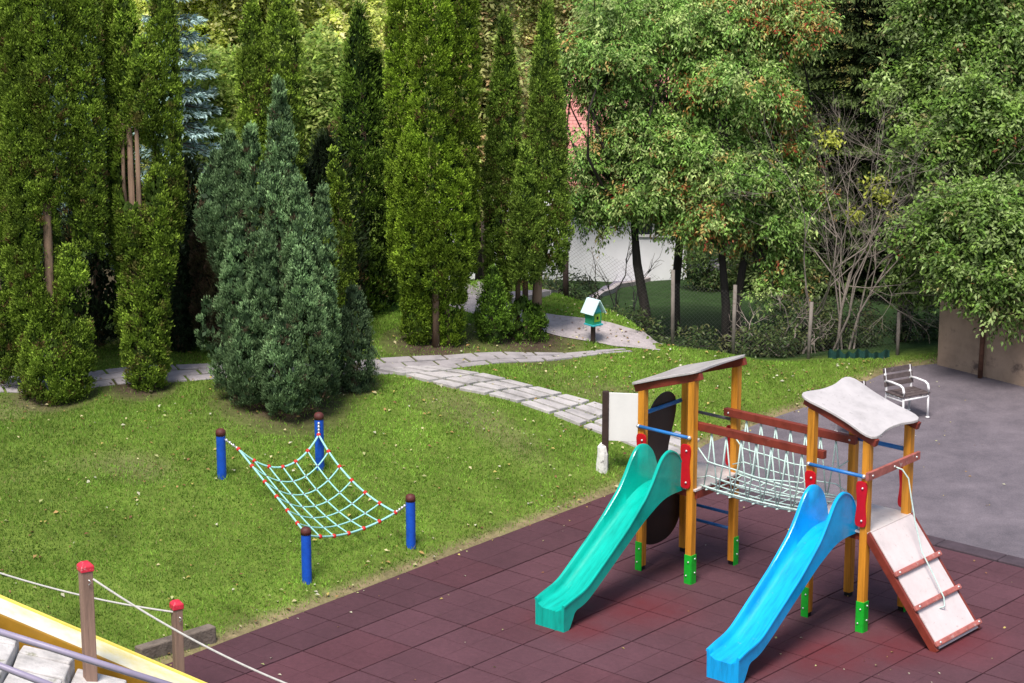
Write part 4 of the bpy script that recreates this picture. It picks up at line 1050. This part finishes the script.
def broadleaf(name, label, loc, trunk_pts, trunk_r, lobes, seed, per=1.0, leafL=(.09, .15), ratio=.38, cols=(((.10, .13, .03), 1.0),), droop=.6, cat='tree', wood_mat='dark_bark', M_=13, twl=.38, group=None, shell=.5, wood_twigs=.12, accent=None, face=True, blobs=0, lm='leaf'):
    rg = np.random.default_rng(seed); wd = MB()
    for pts, rr_ in zip(trunk_pts, trunk_r): wd.tube(pts, rr_, 9)
    tops = [np.array(p[-1], float) for p in trunk_pts]
    parts = []
    pc = np.array([c for c, _ in cols]); pw = np.array([q for _, q in cols]); pw = pw/pw.sum()
    sub = []
    for (cx, cy, cz, rx, ry, rz) in lobes:
        if blobs:
            for q in range(blobs):
                u = unit(rg.normal(0, 1, 3))*rg.uniform(.35, .85); k = rg.uniform(.34, .56)
                sub.append((cx+u[0]*rx, cy+u[1]*ry-.1*ry, cz+u[2]*rz, rx*k, ry*k, rz*k*.62))
        else: sub.append((cx, cy, cz, rx, ry, rz))
    for (cx, cy, cz, rx, ry, rz) in sub:
        c = np.array([cx, cy, cz]); top = min(tops, key=lambda q: np.linalg.norm(q-c))
        limb(wd, rg, top, c, .04 if blobs else .055, .010)
        n = int(55*(rx*rz+ry*rz+rx*ry)/1.0*per*3)
        u = unit(rg.normal(0, 1, (n, 3))); rad = (shell+(1-shell)*rg.random(n))**(.7)
        if face: kp = (u[:, 1] < .35) | (rg.random(n) < .4); u, rad = u[kp], rad[kp]; n = len(u)
        P0 = c+u*np.array([rx, ry, rz])*(rad*(1+.13*np.sin(u[:, 0]*7+cz*3)*np.sin(u[:, 2]*6+cx*5)))[:, None]
        td = unit(u*np.array([1, 1, .5])+np.array([0, 0, -.05])+rg.normal(0, .5, (n, 3)))
        for q in range(n):
            if rg.random() < wood_twigs:
                a_ = P0[q]-td[q]*.25; b_ = P0[q]+td[q]*twl; md = (a_+b_)/2+rg.normal(0, .02, 3)
                wd.tube([a_, md, b_], [.010, .007, .003], 4, cap=False)
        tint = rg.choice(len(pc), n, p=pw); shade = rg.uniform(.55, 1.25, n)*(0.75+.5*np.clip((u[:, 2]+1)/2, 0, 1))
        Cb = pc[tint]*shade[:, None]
        s = np.tile(np.linspace(0, 1, M_), n)[:, None]; Pr = np.repeat(P0, M_, 0); Tr = np.repeat(td, M_, 0); nK = len(Pr)
        P = Pr+Tr*twl*s+np.array([0, 0, -.10])*s*s+rg.normal(0, .045, (nK, 3))
        side = np.where(np.arange(nK) % 2 == 0, 1., -1.)[:, None]*np.cross(Tr, np.array([0, 0, 1.]))
        Dr = Tr*.5+side*.7+np.array([0, 0, -droop])+rg.normal(0, .38, (nK, 3))
        Nn = np.array([0, -.35, 1.])+rg.normal(0, .5, (nK, 3))
        Ls = rg.uniform(*leafL, nK)
        Cc = np.repeat(Cb, M_, 0)*rg.uniform(.75, 1.3, (nK, 1))
        if accent:
            ac, fr = accent; hot = rg.random(n) < fr; hot &= (np.sin(P0[:, 0]*2.3+cz)+np.sin(P0[:, 2]*2.9+cx*2)) > .1; h2 = np.repeat(hot, M_)&(rg.random(nK) < .72); Cc[h2] = np.array(ac)[rg.integers(0, len(ac), h2.sum())]*rg.uniform(.7, 1.2, (h2.sum(), 1))
        parts.append((leaf_quads(P, Dr, Nn, Ls, Ls*ratio), Cc))
    return foliage(name, label, cat, loc, parts, wd, wood_mat, lm, group, name)

OL = (((.26, .43, .09), 1.0), ((.19, .35, .07), 1.0), ((.44, .56, .19), .8), ((.52, .36, .12), .14))
RED = [(.42, .10, .035), (.45, .20, .06), (.50, .07, .05), (.40, .30, .07)]
# cherries behind the fence; positions from trunk feet
c1 = np.array([3.05*1.0, 45.6, 0]); 
c1 = foot(648, 45.5)
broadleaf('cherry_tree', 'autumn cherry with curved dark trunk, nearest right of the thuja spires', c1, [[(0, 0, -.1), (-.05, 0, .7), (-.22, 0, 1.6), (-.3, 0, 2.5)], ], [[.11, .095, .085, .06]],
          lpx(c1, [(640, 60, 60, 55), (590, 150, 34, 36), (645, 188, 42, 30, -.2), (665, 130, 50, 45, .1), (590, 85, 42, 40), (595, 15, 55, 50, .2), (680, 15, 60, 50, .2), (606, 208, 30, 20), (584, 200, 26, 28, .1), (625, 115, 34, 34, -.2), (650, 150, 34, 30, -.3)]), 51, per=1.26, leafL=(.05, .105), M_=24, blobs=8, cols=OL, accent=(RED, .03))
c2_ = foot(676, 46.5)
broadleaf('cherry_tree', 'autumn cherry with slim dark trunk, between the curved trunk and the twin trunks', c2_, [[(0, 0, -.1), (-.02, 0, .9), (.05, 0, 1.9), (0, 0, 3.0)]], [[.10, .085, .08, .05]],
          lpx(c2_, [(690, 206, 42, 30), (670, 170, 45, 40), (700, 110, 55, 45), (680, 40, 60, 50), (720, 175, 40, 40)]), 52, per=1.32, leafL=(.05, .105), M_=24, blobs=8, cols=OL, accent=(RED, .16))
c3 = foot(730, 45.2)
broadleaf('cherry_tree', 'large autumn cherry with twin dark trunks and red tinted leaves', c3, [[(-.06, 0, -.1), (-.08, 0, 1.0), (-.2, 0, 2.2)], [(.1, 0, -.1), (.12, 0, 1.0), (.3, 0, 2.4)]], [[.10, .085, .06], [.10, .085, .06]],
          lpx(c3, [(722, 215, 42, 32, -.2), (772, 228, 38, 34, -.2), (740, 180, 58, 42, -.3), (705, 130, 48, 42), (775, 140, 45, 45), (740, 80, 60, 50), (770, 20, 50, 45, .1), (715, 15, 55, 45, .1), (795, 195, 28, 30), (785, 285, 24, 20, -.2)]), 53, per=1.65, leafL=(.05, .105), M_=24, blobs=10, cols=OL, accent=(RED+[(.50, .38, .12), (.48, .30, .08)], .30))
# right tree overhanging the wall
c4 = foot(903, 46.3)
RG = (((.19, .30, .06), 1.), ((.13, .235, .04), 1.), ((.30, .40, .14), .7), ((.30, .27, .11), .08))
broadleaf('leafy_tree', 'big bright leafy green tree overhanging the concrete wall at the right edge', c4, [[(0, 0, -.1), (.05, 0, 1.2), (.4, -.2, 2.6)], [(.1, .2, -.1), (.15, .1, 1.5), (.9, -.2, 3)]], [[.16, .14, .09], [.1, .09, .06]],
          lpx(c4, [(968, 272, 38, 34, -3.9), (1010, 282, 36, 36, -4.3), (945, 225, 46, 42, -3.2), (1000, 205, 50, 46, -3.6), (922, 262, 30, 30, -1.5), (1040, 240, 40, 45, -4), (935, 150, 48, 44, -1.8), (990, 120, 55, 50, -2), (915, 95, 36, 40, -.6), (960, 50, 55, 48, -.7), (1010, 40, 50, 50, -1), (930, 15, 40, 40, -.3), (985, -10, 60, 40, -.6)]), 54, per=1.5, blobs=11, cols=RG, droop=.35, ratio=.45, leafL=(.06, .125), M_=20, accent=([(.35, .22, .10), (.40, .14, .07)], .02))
# bare bush with pale twigs
def bare(label, loc, seed, stems, name='bare_shrub', spread=.5, Lm=.8, depth=4, leaves_at=()):
    rg = np.random.default_rng(seed); wd = MB()
    def grow(p, d, L_, r, k):
        q = p+d*L_; md = (p+q)/2+rg.normal(0, .06*L_, 3); wd.tube([p, md, q], [r, r*.85, r*.65], 5 if k > 1 else 4, cap=False)
        if k == 0: return
        for _ in range(rg.integers(2, 4)):
            nd = d+rg.normal(0, spread, 3)+np.array([0, 0, .06]); nd /= np.linalg.norm(nd); grow(q if rg.random() < .6 else md, nd, L_*rg.uniform(.62, .9), r*.62, k-1)
    for (x, dx, dy, dz, L_, r) in stems:
        d = np.array([dx, dy, dz]); grow(np.array([x, 0, -.1]), d/np.linalg.norm(d), L_, r, depth)
    t = empty(name, loc, 0, label, 'shrub'); wd.build('branches', M['grey_twig'], t, smooth=True)
    if leaves_at:
        Vs = []; Cs = []
        for (x, y, z, r) in leaves_at:
            m = 110; P = np.array([x, y, z])+rg.normal(0, r*.5, (m, 3)); Dr = rg.normal(0, 1, (m, 3))+[0, 0, -.2]; Ls = rg.uniform(.07, .12, m)
            Vs.append(leaf_quads(P, Dr, rg.normal(0, .5, (m, 3))+[0, -.4, 1], Ls, Ls*.5)); Cs.append(np.array([.42, .46, .07])*rg.uniform(.6, 1.2, (m, 1)))
        np_mesh('leaves', np.concatenate(Vs), 4, np.concatenate(Cs), M['leaf'], t)
    return t
s1 = foot(838, 44.4)
bare('tall tangled bare shrub with pale twigs and a few yellow leaves', s1, 61, [(0, .12, 0, 1, 1.55, .032), (-.2, -.32, -.1, 1, 1.4, .026), (.2, .36, 0, 1, 1.45, .026), (.1, -.14, -.1, 1, 1.7, .024), (.3, .16, .1, 1, 1.4, .024), (-.1, .22, -.2, 1, 1.6, .024)], Lm=1.1, depth=6, spread=.44,
     leaves_at=[(.55, -.3, 3.1, .28), (-.28, -.3, 4.0, .22), (.75, -.2, 2.9, .2), (.2, -.3, 2.6, .14)])
bare('low broken bare branches leaning in front of the lichened fence posts', foot(775, 44.0), 62, [(0, .4, 0, .5, .6, .03), (.2, -.6, 0, .5, .5, .025), (-.2, -.3, 0, .8, .5, .025), (.5, .3, 0, .6, .5, .03)], spread=.55, depth=4)
bare('thin dark bare saplings before the white house wall', foot(612, 47.5), 63, [(0, .1, 0, 1, .8, .025), (-.4, .2, 0, 1, .7, .02), (.5, -.1, 0, 1, .8, .02), (-2.3, .1, 0, 1, .7, .025)], spread=.4, depth=3)
# under-storey shrubs along the fence
US = (((.05, .09, .022), 1.), ((.09, .13, .035), .6), ((.13, .14, .05), .3))
for k, (px, y, R, hh, lab) in enumerate([(560, 46.0, .55, .6, 'low dark shrub at the left end of the fence behind the birdhouse'), (625, 44.9, .5, .5, 'low dark shrub under the curved cherry trunk'), (690, 44.0, .45, .45, 'low leafy shrub between the slim cherry and the twin trunks'), (765, 43.6, .5, .55, 'low leafy shrub right of the twin cherry trunks'), (800, 44.6, .55, 1.1, 'upright green shrub around the middle lichened fence post'), (845, 45.0, .6, .9, 'green shrub at the foot of the tall bare shrub'), (925, 45.4, .5, .5, 'low dark shrub left of the concrete wall'), (738, 55.0, 1.1, 1.3, 'dark rounded bush at the right end of the white house')]):
    broadleaf('shrub', lab, foot(px, y), [[(0, 0, -.1), (0, 0, hh*.5)]], [[.03, .02]], [(0, 0, hh*.55, R, R, hh*.6), (R*.6, .1, hh*.4, R*.6, R*.6, hh*.45), (-R*.6, .1, hh*.45, R*.6, R*.6, hh*.5)], 70+k, per=1.1, cols=US, droop=.3, leafL=(.06, .11), cat='shrub', twl=.22, M_=10)

# spruces
def spruce(label, loc, Hh, R, seed, colr, tipc, name='spruce_tree', z0=.5, step=.26, leafL=(.10, .17), dn=1.0):
    rg = np.random.default_rng(seed); wd = MB(); wd.tube([(0, 0, -.2), (0, 0, Hh)], [.16, .02], 8); Vs = []; Cs = []
    z = z0
    while z < Hh-.2:
        rad = R*(1-(z/Hh))**.8+.12
        for k in range(11):
            th = 2*PI*k/11+rg.uniform(-.3, .3); L_ = rad*rg.uniform(.75, 1.1); d = np.array([math.cos(th), math.sin(th), 0])
            if d[1] > .5 and rg.random() < .5: continue
            m = int((55*L_+14)*dn); s = rg.random(m)**.6
            P = np.array([0, 0, z])+d*(s*L_)[:, None]+np.stack([np.zeros(m), np.zeros(m), -.28*L_*s+.16*L_*s*s*s], -1)
            lat = np.cross(d, [0, 0, 1.]); P = P+lat*(rg.normal(0, .14, m)*(1.2-s*.7)*L_*.9)[:, None]+rg.normal(0, .03, (m, 3))
            Dr = d*.8+np.array([0, 0, -.12])+rg.normal(0, .4, (m, 3)); Nn = np.array([0, 0, 1.])+rg.normal(0, .4, (m, 3)); Ls = rg.uniform(*leafL, m)
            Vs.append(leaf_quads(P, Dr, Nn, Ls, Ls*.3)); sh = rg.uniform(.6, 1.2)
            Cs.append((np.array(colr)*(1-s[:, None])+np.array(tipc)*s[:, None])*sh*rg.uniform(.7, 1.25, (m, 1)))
            if rg.random() < .5: wd.tube([(0, 0, z), (np.array([0, 0, z-.1*L_])+d*L_*.8)], [.02, .006], 4, cap=False)
        z += step*rg.uniform(.8, 1.2)
    return foliage(name, label, 'tree', loc, [(np.concatenate(Vs), np.concatenate(Cs))], wd, 'dark_bark', 'needle', None, name)
def far(px, y): return foot(px, y)
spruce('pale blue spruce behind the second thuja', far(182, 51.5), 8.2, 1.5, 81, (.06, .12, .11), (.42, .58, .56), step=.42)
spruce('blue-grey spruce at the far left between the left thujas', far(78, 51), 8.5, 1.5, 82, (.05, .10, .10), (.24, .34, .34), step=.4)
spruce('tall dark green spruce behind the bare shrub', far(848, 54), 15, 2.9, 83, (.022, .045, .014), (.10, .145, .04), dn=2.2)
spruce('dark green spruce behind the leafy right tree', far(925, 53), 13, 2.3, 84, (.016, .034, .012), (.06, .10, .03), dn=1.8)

# sunlit broadleaf trees on the slope behind
YG = (((.80, .84, .26), 1.), ((.70, .78, .22), 1.), ((.86, .82, .42), .7), ((.46, .58, .15), .4))
MG = (((.36, .48, .11), 1.), ((.50, .58, .18), .8), ((.24, .36, .08), .8))
RB = (((.58, .58, .24), 1.), ((.60, .42, .22), .4), ((.46, .56, .17), 1.))
def hill_tree(label, px, y, top, R, seed, cols, name='hillside_tree', per=.95, accent=None):
    p = foot(px, y); lob = []; rg = np.random.default_rng(seed)
    for k in range(9):
        zz = top*(.3+.62*k/8); rr_ = R*(1-.5*abs(k/8-.4)); lob.append((rg.uniform(-.5, .5)*R, rg.uniform(-.5, .2)*R, zz, rr_*.75, rr_*.7, top*.14))
    return broadleaf(name, label, p, [[(0, 0, -.2), (.1, 0, top*.4), (0, 0, top*.75)]], [[.16, .12, .05]], lob, seed, per=per, cols=cols, leafL=(.08, .15), ratio=.55, droop=.1, twl=.4, blobs=0, shell=.72, M_=16, lm='far_leaf', wood_twigs=.08, accent=accent)
hill_tree('pale yellow-green tree on the slope left of the twin-topped thuja', 215, 58, 9.5, 2.4, 91, YG)
hill_tree('pale yellow-green tree on the slope right of the twin-topped thuja', 325, 60, 9.5, 2.4, 92, YG)
hill_tree('mid green tree low behind the blue spruce', 205, 54, 5.4, 1.6, 93, MG)
hill_tree('mid green bushy tree between juniper top and dark conifer', 310, 54, 5.6, 1.5, 94, MG)
hill_tree('mottled russet tree between the massive thuja and the thuja spires', 481, 53, 8.0, .9, 95, RB)
hill_tree('russet topped tree behind the thuja spires', 560, 68, 10.5, 2.2, 96, RB)
hill_tree('olive tree on the slope behind the cherries, left', 655, 74, 11.5, 2.6, 97, RB)
hill_tree('olive tree on the slope behind the cherries, right', 765, 66, 10.0, 2.4, 98, MG)
hill_tree('dark leafy tree on the slope behind the leftmost thuja', 20, 58, 10, 2.4, 99, MG)
hill_tree('dark leafy tree on the slope behind the second thuja', 125, 60, 10, 2.2, 100, MG)
hill_tree('green tree on the slope behind the leafy right tree', 1000, 56, 10, 2.6, 101, MG)
# the wood further up the slope reads as one mass
rg = np.random.default_rng(5); Vs = []; Cs = []
for k in range(95):
    x = rg.uniform(-30, 30); y = rg.uniform(78, 104); c = np.array([x, y, float(hgt(x, y))+rg.uniform(1, 4)]); R = rg.uniform(1.8, 3.4)
    n = 2200; u = unit(rg.normal(0, 1, (n, 3))); u = u[u[:, 1] < .4]; n = len(u)
    P = c+u*R*rg.uniform(.7, 1.05, (n, 1))*np.array([1, 1, 1.15])
    Ls = rg.uniform(.2, .36, n); Vs.append(leaf_quads(P, rg.normal(0, 1, (n, 3)), u+rg.normal(0, .35, (n, 3))+np.array([0, -.3, .4]), Ls, Ls*.6))
    cc = np.array([(.78, .80, .27), (.56, .64, .19), (.40, .52, .13), (.64, .54, .25)][rg.integers(0, 4)]); Cs.append(cc*rg.uniform(.6, 1.3, (n, 1)))
o = np_mesh('hillside_wood', np.concatenate(Vs), 4, np.concatenate(Cs), M['far_leaf']); tag(o, 'mixed yellow-green woodland covering the slope in the background', 'wood', kind='stuff')
